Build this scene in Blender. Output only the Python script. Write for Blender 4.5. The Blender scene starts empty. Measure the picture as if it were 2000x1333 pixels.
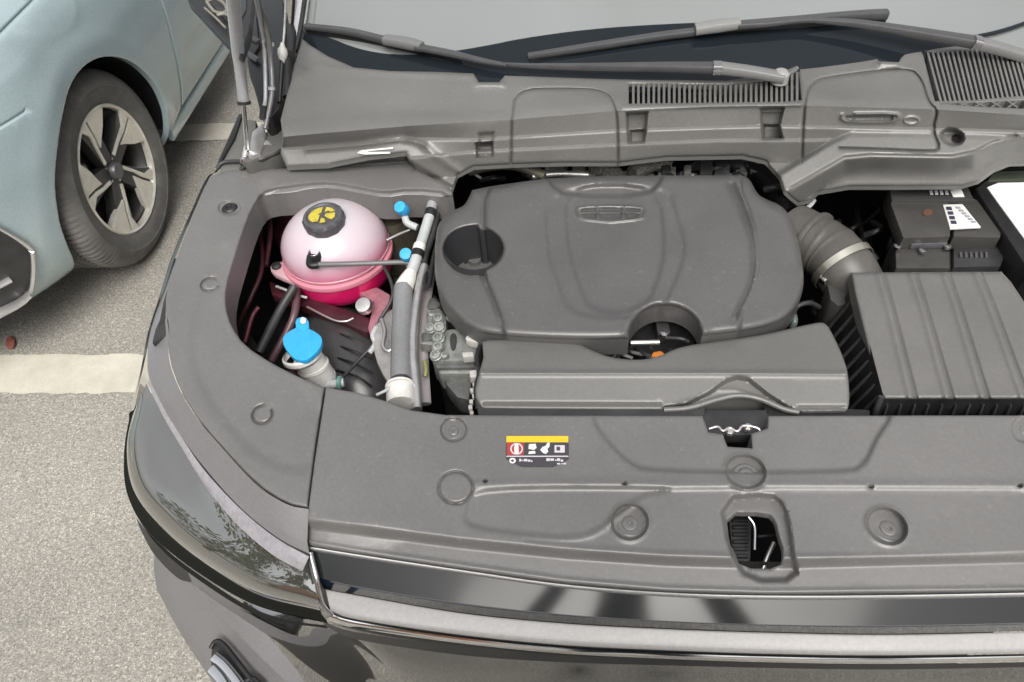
import bpy, bmesh, math, random
import numpy as np
from mathutils import Vector, Matrix
from mathutils.geometry import delaunay_2d_cdt
random.seed(7)
R = math.radians
SC = bpy.context.scene
COL = SC.collection

# ------------------------------------------------------------------ camera, sky, sun, exposure
FPX, CX, CY, CAMH = 1444.0, 1000.0, 666.5, 1.78
_ey = np.array([100.0, CY+985, FPX]); _ey /= np.linalg.norm(_ey)
_ex = np.array([18406.0, 148.0, -FPX]); _ex -= _ey*(_ex@_ey); _ex /= np.linalg.norm(_ex)
_ez = -np.cross(_ex, _ey)
M3 = np.stack([_ex, _ey, _ez], 1)          # camera (right, up, forward) = M3 @ world
cam_d = bpy.data.cameras.new('camera'); cam = bpy.data.objects.new('camera', cam_d); COL.objects.link(cam)
cam_d.sensor_width = 36; cam_d.lens = FPX/2000*36; cam_d.clip_start = 0.02; cam_d.clip_end = 2000
mw = Matrix.Identity(4)
for i in range(3):
    mw[i][0] = M3[0][i]; mw[i][1] = M3[1][i]; mw[i][2] = -M3[2][i]
mw[2][3] = CAMH
cam.matrix_world = mw
SC.camera = cam

SUN_EL, SUN_AZ = R(55), R(172)      # azimuth measured from +Y towards +X
w = bpy.data.worlds.new('World'); SC.world = w; w.use_nodes = True
nt = w.node_tree; nt.nodes.clear()
sky = nt.nodes.new('ShaderNodeTexSky'); sky.sky_type = 'NISHITA'; sky.sun_disc = False
sky.sun_elevation = SUN_EL; sky.sun_rotation = SUN_AZ; sky.dust_density = 6; sky.air_density = 1.5; sky.ozone_density = 1
hsv = nt.nodes.new('ShaderNodeHueSaturation'); hsv.inputs['Saturation'].default_value = 0.18
bg = nt.nodes.new('ShaderNodeBackground'); bg.inputs['Strength'].default_value = 0.12
wo = nt.nodes.new('ShaderNodeOutputWorld')
tcw = nt.nodes.new('ShaderNodeTexCoord'); cn = nt.nodes.new('ShaderNodeTexNoise'); cn.inputs['Scale'].default_value = 2.2; cn.inputs['Detail'].default_value = 5
cm = nt.nodes.new('ShaderNodeMapRange'); cm.inputs[1].default_value = .3; cm.inputs[2].default_value = .7; cm.inputs[3].default_value = .72; cm.inputs[4].default_value = 1.28
cv = nt.nodes.new('ShaderNodeVectorMath'); cv.operation = 'SCALE'
nt.links.new(tcw.outputs['Generated'], cn.inputs['Vector']); nt.links.new(cn.outputs[0], cm.inputs[0]); nt.links.new(cm.outputs[0], cv.inputs['Scale'])
nt.links.new(sky.outputs[0], hsv.inputs['Color']); nt.links.new(hsv.outputs[0], cv.inputs[0]); nt.links.new(cv.outputs[0], bg.inputs[0]); nt.links.new(bg.outputs[0], wo.inputs[0])
sd = bpy.data.lights.new('sun', 'SUN'); sd.energy = 1.35; sd.angle = R(38); sd.color = (1, .95, .88)
so = bpy.data.objects.new('sun', sd); COL.objects.link(so)
sdir = Vector((math.sin(SUN_AZ)*math.cos(SUN_EL), math.cos(SUN_AZ)*math.cos(SUN_EL), math.sin(SUN_EL)))
so.rotation_euler = sdir.to_track_quat('Z', 'Y').to_euler()
SC.view_settings.view_transform = 'Standard'; SC.view_settings.look = 'None'
SC.view_settings.gamma = 1; SC.view_settings.use_curve_mapping = False
SC.view_settings.exposure = 0.75

# ------------------------------------------------------------------ geometry helpers
def at(u, v, z):
    """world point at height z seen in direction of photo pixel (u, v); arrays allowed"""
    u = np.asarray(u, float); v = np.asarray(v, float); z = np.asarray(z, float)+0*u
    d = np.stack([(u-CX)/FPX, -(v-CY)/FPX, np.ones_like(u)], -1) @ M3
    t = (z-CAMH)/d[..., 2]
    return d*t[..., None]+np.array([0, 0, CAMH])
def ray(u, v):
    u = np.asarray(u, float); v = np.asarray(v, float)
    return np.stack([(u-CX)/FPX, -(v-CY)/FPX, np.ones_like(u)], -1) @ M3
def V3(l, z=None):
    return [Vector(at(p[0], p[1], p[2] if len(p) > 2 else z)) for p in l]
def chaikin(p, k=2, closed=True):
    p = [tuple(map(float, q)) for q in p]
    for _ in range(k):
        o = []; n = len(p)
        rng = range(n) if closed else range(n-1)
        if not closed: o.append(p[0])
        for i in rng:
            a, b = p[i], p[(i+1) % n]
            o.append(tuple(.75*x+.25*y for x, y in zip(a, b))); o.append(tuple(.25*x+.75*y for x, y in zip(a, b)))
        if not closed: o.append(p[-1])
        p = o
    return p
def dens(p, step, closed=True):
    o = []; n = len(p)
    for i in range(n if closed else n-1):
        a = np.array(p[i][:2], float); b = np.array(p[(i+1) % n][:2], float)
        m = max(1, int(np.linalg.norm(b-a)/step))
        for k in range(m): o.append(tuple(a+(b-a)*k/m))
    if not closed: o.append(tuple(p[-1][:2]))
    return o
def spline(P, n, closed=False):
    """Catmull-Rom through points (tuples of any length)"""
    P = [np.array(q, float) for q in P]; m = len(P); o = []
    segs = m if closed else m-1
    for i in range(segs):
        p0 = P[(i-1) % m] if closed or i > 0 else 2*P[0]-P[1]
        p1 = P[i]; p2 = P[(i+1) % m]
        p3 = P[(i+2) % m] if closed or i+2 < m else 2*P[-1]-P[-2]
        for k in range(n):
            t = k/n
            o.append(.5*((2*p1)+(-p0+p2)*t+(2*p0-5*p1+4*p2-p3)*t*t+(-p0+3*p1-3*p2+p3)*t**3))
    if not closed: o.append(P[-1])
    return o
def segdist(X, Y, P, closed=True):
    P = np.asarray([q[:2] for q in P], float); Q = np.roll(P, -1, 0)
    if not closed: P, Q = P[:-1], Q[:-1]
    best = np.full(X.shape, 1e9)
    for a, b in zip(P, Q):
        d = b-a; L = d@d+1e-12
        t = np.clip(((X-a[0])*d[0]+(Y-a[1])*d[1])/L, 0, 1)
        best = np.minimum(best, (X-a[0]-t*d[0])**2+(Y-a[1]-t*d[1])**2)
    return np.sqrt(best)
def inside(X, Y, P):
    P = np.asarray([q[:2] for q in P], float); Q = np.roll(P, -1, 0); c = np.zeros(X.shape, bool)
    for a, b in zip(P, Q):
        if a[1] == b[1]: continue
        k = ((a[1] > Y) != (b[1] > Y)) & (X < (b[0]-a[0])*(Y-a[1])/(b[1]-a[1])+a[0])
        c ^= k
    return c
def sdf(X, Y, P):
    d = segdist(X, Y, P); return np.where(inside(X, Y, P), -d, d)
def sst(t):
    t = np.clip(t, 0, 1); return t*t*(3-2*t)
def circle(cx, cy, rx, ry=None, n=28, rot=0):
    ry = ry or rx; c, s = math.cos(rot), math.sin(rot)
    return [(cx+rx*math.cos(a)*c-ry*math.sin(a)*s, cy+rx*math.cos(a)*s+ry*math.sin(a)*c) for a in [2*math.pi*i/n for i in range(n)]]

WLOC = {}
def wloc(o): return WLOC.get(o.name, Vector((0, 0, 0)))
def link(name, me, mat, parent=None, center=None, label=None, kind=None):
    o = bpy.data.objects.new(name, me); COL.objects.link(o)
    if mat is not None: me.materials.append(mat)
    if center is None:
        vs = np.empty(len(me.vertices)*3); me.vertices.foreach_get('co', vs); vs = vs.reshape(-1, 3)
        center = Vector((vs.min(0)+vs.max(0))/2)
        vs -= np.array(center); me.vertices.foreach_set('co', vs.ravel())
    WLOC[o.name] = Vector(center)
    if parent is not None:
        o.parent = parent; o.location = Vector(center)-wloc(parent)
    else: o.location = center
    if label: o['label'] = label
    if kind: o['kind'] = kind
    return o
def mk(name, verts, faces, mat, parent=None, sharp=35, **kw):
    me = bpy.data.meshes.new(name); me.from_pydata([tuple(v) for v in verts], [], [tuple(f) for f in faces])
    me.validate(); me.shade_smooth(); me.update()
    if sharp is not None: me.set_sharp_from_angle(angle=R(sharp))
    return link(name, me, mat, parent, **kw)
def from_bm(name, bm, mat, parent=None, sharp=35, **kw):
    me = bpy.data.meshes.new(name); bm.to_mesh(me); bm.free(); me.shade_smooth(); me.set_sharp_from_angle(angle=R(sharp))
    return link(name, me, mat, parent, **kw)
def empty(name, loc, label, cat, group=None, parent=None):
    o = bpy.data.objects.new(name, None); COL.objects.link(o); o.location = loc; o.empty_display_size = .1
    WLOC[o.name] = Vector(loc)
    if parent is not None: o.parent = parent; o.location = Vector(loc)-wloc(parent)
    if label: o['label'] = label
    if cat: o['category'] = cat
    if group: o['group'] = group
    return o

def panel(name, outline, pos, mat, parent=None, holes=(), feats=(), coarse=9, fine=3, skirt=.02, edge=None, holedepth=None, step=4, sdir=(0, 0, -1), edge_free=None, **kw):
    """relief sheet: outline/holes/features are 2D polygons, pos(U,V,h) gives world points.
    feats: ('poly', pts, dh, w) or ('line', pts, dh, w)."""
    ol = dens(outline, step); hs = [dens(h, max(step*.6, 1.5) if step > 1 else step) for h in holes]
    A = np.array(ol); lo, hi = A.min(0), A.max(0)
    def grid(s):
        gx, gy = np.meshgrid(np.arange(lo[0], hi[0], s), np.arange(lo[1], hi[1], s)); gx = gx.copy()
        gx[1::2] += s/2
        return gx.ravel(), gy.ravel()
    def fsd(X, Y, F):
        return sdf(X, Y, F[1]) if F[0] == 'poly' else segdist(X, Y, F[1], False)
    def near(X, Y):
        m = np.zeros(X.shape, bool)
        for F in feats:
            m |= np.abs(fsd(X, Y, F)) < F[3]*(1.0 if F[0] == 'poly' else 2.2)+fine
        if edge: m |= np.abs(segdist(X, Y, ol)) < edge[0]*1.2
        return m
    rows_ = []; bands = []
    def offs(P, closed, ds, sp):
        P = np.array(dens([q[:2] for q in P], sp, closed)); n = len(P)
        nx = np.roll(P, -1, 0)-np.roll(P, 1, 0)
        if not closed: nx[0] = P[1]-P[0]; nx[-1] = P[-1]-P[-2]
        nr = np.stack([-nx[:, 1], nx[:, 0]], 1); nr /= np.linalg.norm(nr, axis=1, keepdims=True)+1e-9
        for d in ds: rows_.append(P+nr*d)
    for F in feats:
        if F[0] == 'poly':
            w_ = F[3]; offs(F[1], True, [k*w_ for k in (-.52, -.3, -.1, .1, .3, .52)], max(fine*1.1, min(w_*.5, fine*2))); bands.append((F, w_*.5+fine*.5))
        elif F[2] != 0 or F[0] == 'line':
            w_ = F[3]
            if F[2] == 0: ds = np.arange(-w_*1.2, w_*1.21, max(fine*.8, w_/7)); lim = w_*1.2
            else: ds = [k*w_ for k in (-2, -1.2, -.6, 0, .6, 1.2, 2)]; lim = w_*2
            offs(F[1], False, ds, max(fine*1.1, min(w_*.8, fine*2))); bands.append((F, lim+fine*.4))
    if edge:
        offs(ol, True, [s*edge[0]*k for s in (-1, 1) for k in (.12, .35, .65, 1.0)], step*1.0)
        for h_ in hs: offs(h_, True, [s*edge[0]*k for s in (-1, 1) for k in (.2, .55, 1.0)], step*.8)
    cx_, cy_ = grid(coarse); m = ~near(cx_, cy_) if (feats or edge) else np.ones(cx_.shape, bool)
    X, Y = cx_[m], cy_[m]
    if feats or edge:
        fx, fy = grid(fine); m = near(fx, fy)
        for F, lim in bands: m &= np.abs(fsd(fx, fy, F)) > lim
        if edge:
            m &= segdist(fx, fy, ol) > edge[0]*1.02
        X = np.concatenate([X, fx[m]]); Y = np.concatenate([Y, fy[m]])
    if rows_:
        RW = np.concatenate(rows_)
        # thin out rows of different features that fall on each other
        q = fine*.42; key = np.round(RW/q).astype(int); _, ui = np.unique(key, axis=0, return_index=True); RW = RW[np.sort(ui)]
        X = np.concatenate([X, RW[:, 0]]); Y = np.concatenate([Y, RW[:, 1]])
    keep = (sdf(X, Y, ol) < (-fine*.45 if not edge else -edge[0]*.08))
    for h in hs: keep &= sdf(X, Y, h) > fine*.45
    X, Y = X[keep], Y[keep]
    pts = [Vector(p) for p in ol]; edges = [(i, (i+1) % len(ol)) for i in range(len(ol))]
    loops = [list(range(len(ol)))]
    for h in hs:
        b = len(pts); pts += [Vector(p) for p in h]; edges += [(b+i, b+(i+1) % len(h)) for i in range(len(h))]
        loops.append(list(range(b, b+len(h))))
    pts += [Vector((x, y)) for x, y in zip(X, Y)]
    vo, eo, fo, ov, oe, of = delaunay_2d_cdt(pts, edges, [], 1, 1e-6)
    P = np.array([tuple(v) for v in vo])
    fc = np.array([P[list(f)].mean(0) for f in fo])
    k = np.ones(len(fo), bool)
    for h in hs: k &= ~inside(fc[:, 0], fc[:, 1], h)
    k &= inside(fc[:, 0], fc[:, 1], ol)
    faces = [tuple(f) for f, q in zip(fo, k) if q]
    H = np.zeros(len(P))
    for F in feats:
        d = fsd(P[:, 0], P[:, 1], F)
        H += F[2]*(sst(.5-d/F[3]) if F[0] == 'poly' else np.exp(-(d/F[3])**2))
    if edge:
        d = segdist(P[:, 0], P[:, 1], ol)
        for h in hs: d = np.minimum(d, segdist(P[:, 0], P[:, 1], h))
        if edge_free is not None: d = np.where(edge_free(P[:, 0], P[:, 1]), 1e9, d)
        t = np.clip(1-d/edge[0], 0, 1); H -= edge[1]*(1-np.sqrt(1-t*t*.98))
    W = pos(P[:, 0], P[:, 1], H)
    # orient
    a, b, c = (W[[f[i] for f in faces]] for i in range(3))
    nz = np.cross(b-a, c-a)@(-np.array(sdir, float))
    if nz.sum() < 0: faces = [f[::-1] for f in faces]
    verts = W.tolist()
    # skirt
    mp = {}
    for i, ovs in enumerate(ov):
        for q in ovs: mp[q] = i
    if skirt:
        for li, L in enumerate(loops):
            dd = skirt if li == 0 else (holedepth or skirt)
            ids = [mp[i] for i in L if i in mp]
            # duplicate top ring so that the wall shades apart
            b0 = len(verts)
            verts += [tuple(W[i]) for i in ids]; verts += [tuple(W[i]+np.array(sdir)*dd) for i in ids]
            n = len(ids)
            for i in range(n):
                j = (i+1) % n; faces.append((b0+i, b0+j, b0+n+j, b0+n+i))
    return mk(name, verts, faces, mat, parent, sharp=50, **kw)

def hz(zf, cu=None):
    """pos function for a roughly horizontal panel; zf a height, or a function of (u, v)"""
    if callable(zf): return lambda u, v, h: at(u, v, zf(u, v)+h)
    return lambda u, v, h: at(u, v, zf+h)
def prism(name, px, ztop, depth, mat, parent=None, bev=.002, pts3=None, **kw):
    """solid slab with its top outline through photo pixels at height ztop (number or per-vertex z in px)"""
    P = pts3 or [Vector(at(p[0], p[1], p[2] if len(p) > 2 else ztop)) for p in px]
    bm = bmesh.new(); t = [bm.verts.new(p) for p in P]; b = [bm.verts.new(p-Vector((0, 0, depth))) for p in P]
    n = len(P); bm.faces.new(t); bm.faces.new(b[::-1])
    for i in range(n): bm.faces.new((t[i], b[i], b[(i+1) % n], t[(i+1) % n]))
    bmesh.ops.recalc_face_normals(bm, faces=bm.faces)
    if bev: bmesh.ops.bevel(bm, geom=list(bm.edges), offset=bev, segments=2, affect='EDGES', profile=.6, clamp_overlap=True)
    bmesh.ops.triangulate(bm, faces=[f for f in bm.faces if len(f.verts) > 4])
    return from_bm(name, bm, mat, parent, **kw)
def box(name, c, s, mat, parent=None, bev=.002, rot=(0, 0, 0), **kw):
    bm = bmesh.new(); bmesh.ops.create_cube(bm, size=1); bmesh.ops.scale(bm, vec=s, verts=bm.verts)
    if bev: bmesh.ops.bevel(bm, geom=list(bm.edges), offset=min(bev, min(s)*.4), segments=2, affect='EDGES', profile=.6)
    from mathutils import Euler
    bmesh.ops.transform(bm, matrix=Matrix.Translation(c)@Euler(rot).to_matrix().to_4x4(), verts=bm.verts)
    return from_bm(name, bm, mat, parent, **kw)
def sweepdata(path, wd, ht, n=12, pw=2.0, caps=True, up=Vector((0, 0, 1))):
    path = [Vector(p) for p in path]; m = len(path)
    ws = wd if hasattr(wd, '__len__') else [wd]*m; hs_ = ht if hasattr(ht, '__len__') else [ht]*m
    if len(ws) != m: ws = np.interp(np.linspace(0, 1, m), np.linspace(0, 1, len(ws)), ws)
    if len(hs_) != m: hs_ = np.interp(np.linspace(0, 1, m), np.linspace(0, 1, len(hs_)), hs_)
    V, F = [], []; side = None
    for i in range(m):
        t = (path[min(i+1, m-1)]-path[max(i-1, 0)]).normalized()
        s = t.cross(up)
        if s.length < .15 and side is not None: s = side-t*side.dot(t)
        elif s.length < .15: s = t.cross(Vector((1, 0, 0)))
        s.normalize()
        if side is not None and s.dot(side) < 0 and pw == 2.0: s = -s
        side = s; u_ = s.cross(t).normalized()
        for k in range(n):
            a = 2*math.pi*(k+.5)/n; c, q = math.cos(a), math.sin(a)
            x = math.copysign(abs(c)**(2/pw), c)*ws[i]; y = math.copysign(abs(q)**(2/pw), q)*hs_[i]
            V.append(path[i]+s*x+u_*y)
    for i in range(m-1):
        for k in range(n):
            F.append((i*n+k, i*n+(k+1) % n, (i+1)*n+(k+1) % n, (i+1)*n+k))
    if caps: F.append(tuple(range(n))[::-1]); F.append(tuple(range((m-1)*n, m*n)))
    return V, F
def tube(name, px, r, mat, parent=None, n=10, sub=5, z=None, r2=None, pts3=None, pw=2.0, **kw):
    P = pts3 or V3(px, z)
    path = spline([tuple(p) for p in P], sub) if sub > 1 and len(P) > 2 else P
    V, F = sweepdata(path, r, r2 if r2 is not None else r, n, pw)
    return mk(name, V, F, mat, parent, sharp=50, **kw)
def lathe(name, prof, c, mat, parent=None, axis=(0, 0, 1), n=40, mod=None, sharp=35, **kw):
    """prof = [(r, h)] along axis from c; mod(i_ring, angle)->radius factor"""
    ax = Vector(axis).normalized(); a = ax.orthogonal().normalized(); b = ax.cross(a); c = Vector(c)
    V, F = [], []
    for i, (r_, h) in enumerate(prof):
        for k in range(n):
            th = 2*math.pi*k/n; rr = r_*(mod(i, k) if mod else 1)
            V.append(c+ax*h+(a*math.cos(th)+b*math.sin(th))*rr)
    for i in range(len(prof)-1):
        for k in range(n): F.append((i*n+k, i*n+(k+1) % n, (i+1)*n+(k+1) % n, (i+1)*n+k))
    return mk(name, V, F, mat, parent, sharp=sharp, **kw)
def loft(name, rows, mat, parent=None, nu=60, nv=6, curved=True, skirt=0, sharp=40, **kw):
    """surface through rows of photo pixels with heights"""
    RR = []
    same = len(set(len(r_) for r_ in rows)) == 1
    for r_ in rows:
        if same: RR.append(np.array(spline(r_, max(4, nu//(len(r_)-1))))); continue
        s = spline(r_, 12); A = np.array(s); d = np.r_[0, np.cumsum(np.linalg.norm(np.diff(A[:, :2], axis=0), axis=1))]; d /= d[-1]
        q = np.linspace(0, 1, nu); RR.append(np.stack([np.interp(q, d, A[:, k]) for k in range(3)], -1))
    if curved and len(RR) > 2 or nv > 1:
        G = []
        nu = len(RR[0])
        for j in range(nu):
            col = [tuple(RR[i][j]) for i in range(len(RR))]
            G.append(spline(col, nv) if curved else [np.array(col[i])+(np.array(col[i+1])-np.array(col[i]))*k/nv for i in range(len(col)-1) for k in range(nv)]+[np.array(col[-1])])
        G = np.array(G)       # nu x m x 3
    W = at(G[..., 0], G[..., 1], G[..., 2]); nu_, m = W.shape[:2]
    V = W.reshape(-1, 3).tolist(); F = [(i*m+j, i*m+j+1, (i+1)*m+j+1, (i+1)*m+j) for i in range(nu_-1) for j in range(m-1)]
    a = np.array(V)[[f[0] for f in F]]; b = np.array(V)[[f[1] for f in F]]; c = np.array(V)[[f[2] for f in F]]
    nrm = np.cross(b-a, c-a); view = np.array([0, 0, CAMH])-a
    if (nrm*view).sum() < 0: F = [f[::-1] for f in F]
    if skirt:
        b0 = len(V); ids = [i*m+m-1 for i in range(nu_)]
        V += [(V[i][0], V[i][1]+.01, V[i][2]-skirt) for i in ids]
        F += [(ids[i], b0+i, b0+i+1, ids[i+1]) for i in range(nu_-1)]
    return mk(name, V, F, mat, parent, sharp=sharp, **kw)

# ------------------------------------------------------------------ materials
def mat(name, col, rough=.5, metal=0, spec=.5, grain=0, gscale=900, blotch=0, bscale=7, coat=0, ior=None, bdist=.001, dust=0):
    m = bpy.data.materials.new(name); m.use_nodes = True; n = m.node_tree; N, L = n.nodes, n.links
    b = N['Principled BSDF']; b.inputs['Base Color'].default_value = (*col, 1); b.inputs['Roughness'].default_value = rough
    b.inputs['Metallic'].default_value = metal; b.inputs['Specular IOR Level'].default_value = spec
    b.inputs['Coat Weight'].default_value = coat; b.inputs['Coat Roughness'].default_value = .02
    if ior: b.inputs['IOR'].default_value = ior
    tc = N.new('ShaderNodeNewGeometry')
    if blotch:
        t = N.new('ShaderNodeTexNoise'); t.inputs['Scale'].default_value = bscale; t.inputs['Detail'].default_value = 6; t.inputs['Roughness'].default_value = .65
        L.new(tc.outputs['Position'], t.inputs['Vector'])
        mx = N.new('ShaderNodeMix'); mx.data_type = 'RGBA'; mr = N.new('ShaderNodeMapRange')
        mr.inputs[1].default_value = .35; mr.inputs[2].default_value = .68
        L.new(t.outputs[0], mr.inputs[0]); L.new(mr.outputs[0], mx.inputs[0])
        mx.inputs[6].default_value = (*[c*(1-blotch) for c in col], 1); mx.inputs[7].default_value = (*[c*(1+blotch) for c in col], 1)
        last = mx.outputs[2]
        if dust:
            t2 = N.new('ShaderNodeTexNoise'); t2.inputs['Scale'].default_value = 160; t2.inputs['Detail'].default_value = 4
            L.new(tc.outputs['Position'], t2.inputs['Vector'])
            m2 = N.new('ShaderNodeMapRange'); m2.inputs[1].default_value = .62; m2.inputs[2].default_value = .8; m2.inputs[4].default_value = dust
            L.new(t2.outputs[0], m2.inputs[0])
            x2 = N.new('ShaderNodeMix'); x2.data_type = 'RGBA'; x2.inputs[7].default_value = (.3, .27, .22, 1)
            L.new(m2.outputs[0], x2.inputs[0]); L.new(last, x2.inputs[6]); last = x2.outputs[2]
        L.new(last, b.inputs['Base Color'])
        t5 = N.new('ShaderNodeTexNoise'); t5.inputs['Scale'].default_value = 210; t5.inputs['Detail'].default_value = 3; L.new(tc.outputs['Position'], t5.inputs['Vector'])
        m5 = N.new('ShaderNodeMapRange'); m5.inputs[1].default_value = .3; m5.inputs[2].default_value = .7; m5.inputs[3].default_value = .93; m5.inputs[4].default_value = 1.07; L.new(t5.outputs[0], m5.inputs[0])
        v5 = N.new('ShaderNodeVectorMath'); v5.operation = 'SCALE'; L.new(last, v5.inputs[0]); L.new(m5.outputs[0], v5.inputs['Scale']); L.new(v5.outputs[0], b.inputs['Base Color'])
        r2 = N.new('ShaderNodeMapRange'); r2.inputs[3].default_value = max(0, rough-.08); r2.inputs[4].default_value = min(1, rough+.1)
        L.new(t.outputs[0], r2.inputs[0]); L.new(r2.outputs[0], b.inputs['Roughness'])
    if grain:
        g = N.new('ShaderNodeTexNoise'); g.inputs['Scale'].default_value = gscale; g.inputs['Detail'].default_value = 2
        L.new(tc.outputs['Position'], g.inputs['Vector'])
        bp = N.new('ShaderNodeBump'); bp.inputs['Strength'].default_value = grain; bp.inputs['Distance'].default_value = bdist
        L.new(g.outputs[0], bp.inputs['Height']); L.new(bp.outputs[0], b.inputs['Normal'])
    return m
K = dict
TRIM = mat('grained_trim_plastic', (.122, .119, .116), .4, spec=.8, grain=.12, gscale=1300, blotch=.08, bscale=5, dust=.28)
FLNG = mat('smooth_flange_plastic', (.145, .139, .142), .3, spec=.8, grain=.08, gscale=900, blotch=.05)
ENG = mat('engine_cover_plastic', (.074, .072, .071), .36, spec=.8, grain=.1, gscale=1300, blotch=.12, bscale=6, dust=.25)
COWL = mat('cowl_plastic', (.122, .12, .114), .42, spec=.8, grain=.12, gscale=1200, blotch=.1, bscale=4, dust=.3)
RAD = mat('intake_plastic', (.11, .108, .102), .42, spec=.8, grain=.1, gscale=1200, blotch=.06, dust=.1)
AIRB = mat('air_box_plastic', (.105, .102, .098), .4, spec=.8, grain=.1, gscale=1200, blotch=.09, dust=.12)
BLK = mat('black_plastic', (.012, .012, .013), .45, grain=.1, gscale=700, blotch=.4, bscale=25)
BLK2 = mat('dark_grey_plastic', (.03, .03, .031), .42, grain=.1, gscale=700, blotch=.3, bscale=20)
RUB = mat('black_rubber', (.028, .028, .029), .38, blotch=.2, bscale=30)
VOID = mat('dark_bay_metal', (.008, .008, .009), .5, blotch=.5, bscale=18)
MAR = mat('maroon_tinted_dark_metal', (.05, .012, .018), .4, blotch=.4, bscale=20)  # dark metal colour with a maroon tint
GLOSS = mat('glossy_black_paint', (.012, .012, .013), .05, coat=.5, spec=.6, ior=1.6)
GLOSS2 = mat('glossy_black_grille', (.016, .017, .018), .1, spec=.3)
LENS = mat('headlamp_lens', (.05, .05, .042), .02, coat=1, spec=.5, ior=3.0)
CHR = mat('brushed_chrome', (.5, .48, .49), .22, metal=1, blotch=.06, bscale=12)
CHR2 = mat('bright_chrome', (.75, .75, .76), .12, metal=1)
ALU = mat('cast_aluminium', (.42, .42, .4), .42, metal=.8, grain=.4, gscale=300, blotch=.25, bscale=25)
ALUP = mat('aluminium_pipe', (.6, .58, .57), .3, metal=.85, blotch=.1, bscale=30)
PINKAL = mat('pink_tinted_bracket', (.40, .18, .22), .4, metal=.3, blotch=.2, bscale=40)
FOAM = mat('grey_foam_sleeve', (.16, .165, .17), .7, grain=.5, gscale=500, blotch=.15)
SLEEVE = mat('pale_pipe_sleeve', (.38, .4, .4), .5, blotch=.1, bscale=30)
WHT = mat('white_plastic', (.6, .59, .56), .4, blotch=.08, bscale=30)
BLUE = mat('blue_cap_plastic', (.03, .32, .62), .35, blotch=.06, bscale=60)
YEL = mat('yellow_print', (.45, .38, .05), .45, blotch=.2, bscale=120)
CAPG = mat('grey_cap_plastic', (.07, .068, .075), .4, blotch=.2, bscale=60)
ORG = mat('orange_plastic', (.6, .2, .03), .4)
CLAMP = mat('steel_clamp', (.6, .58, .5), .28, metal=.9)
STRUT = mat('strut_grey', (.36, .36, .37), .35, metal=.2, blotch=.08)
PAINTW = mat('white_print', (.6, .6, .58), .5)
DECK = mat('label_dark', (.045, .042, .05), .4)
DECY = mat('label_yellow', (.62, .43, .02), .4)
DECR = mat('label_red', (.32, .04, .035), .4)
DECP = mat('label_pale', (.5, .47, .5), .4)
# ------------------------------------------------------------------ ground
def ground_mat():
    m = bpy.data.materials.new('asphalt'); m.use_nodes = True; N, L = m.node_tree.nodes, m.node_tree.links
    b = N['Principled BSDF']; b.inputs['Roughness'].default_value = .85; g = N.new('ShaderNodeNewGeometry')
    n1 = N.new('ShaderNodeTexVoronoi'); n1.inputs['Scale'].default_value = 290
    n2 = N.new('ShaderNodeTexNoise'); n2.inputs['Scale'].default_value = 1.7; n2.inputs['Detail'].default_value = 7
    n3 = N.new('ShaderNodeTexNoise'); n3.inputs['Scale'].default_value = 120; n3.inputs['Detail'].default_value = 4; n3.inputs['Roughness'].default_value = .7
    for n in (n1, n2, n3): L.new(g.outputs['Position'], n.inputs['Vector'])
    hs = N.new('ShaderNodeSeparateColor'); L.new(n1.outputs['Color'], hs.inputs[0])
    cr = N.new('ShaderNodeValToRGB'); e = cr.color_ramp.elements
    e[0].position = 0; e[0].color = (.18, .168, .143, 1); e[1].position = 1; e[1].color = (.52, .49, .42, 1)
    for p, c in ((.2, (.265, .253, .226, 1)), (.8, (.325, .31, .277, 1))):
        q = e.new(p); q.color = c
    L.new(hs.outputs[0], cr.inputs[0])
    r3 = N.new('ShaderNodeMapRange'); r3.inputs[1].default_value = .3; r3.inputs[2].default_value = .7; r3.inputs[3].default_value = .68; r3.inputs[4].default_value = 1.24
    L.new(n3.outputs[0], r3.inputs[0])
    r2 = N.new('ShaderNodeMapRange'); r2.inputs[1].default_value = .3; r2.inputs[2].default_value = .7; r2.inputs[3].default_value = .82; r2.inputs[4].default_value = 1.06
    L.new(n2.outputs[0], r2.inputs[0])
    mu = N.new('ShaderNodeMath'); mu.operation = 'MULTIPLY'; L.new(r3.outputs[0], mu.inputs[0]); L.new(r2.outputs[0], mu.inputs[1])
    vm = N.new('ShaderNodeVectorMath'); vm.operation = 'SCALE'; L.new(cr.outputs[0], vm.inputs[0]); L.new(mu.outputs[0], vm.inputs['Scale'])
    L.new(vm.outputs[0], b.inputs['Base Color'])
    bp = N.new('ShaderNodeBump'); bp.inputs['Strength'].default_value = .5; bp.inputs['Distance'].default_value = .004
    ad = N.new('ShaderNodeMath'); ad.operation = 'ADD'; L.new(n3.outputs[0], ad.inputs[0]); L.new(n1.outputs['Distance'], ad.inputs[1])
    L.new(ad.outputs[0], bp.inputs['Height']); L.new(bp.outputs[0], b.inputs['Normal'])
    return m
ASPH = ground_mat()
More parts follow.
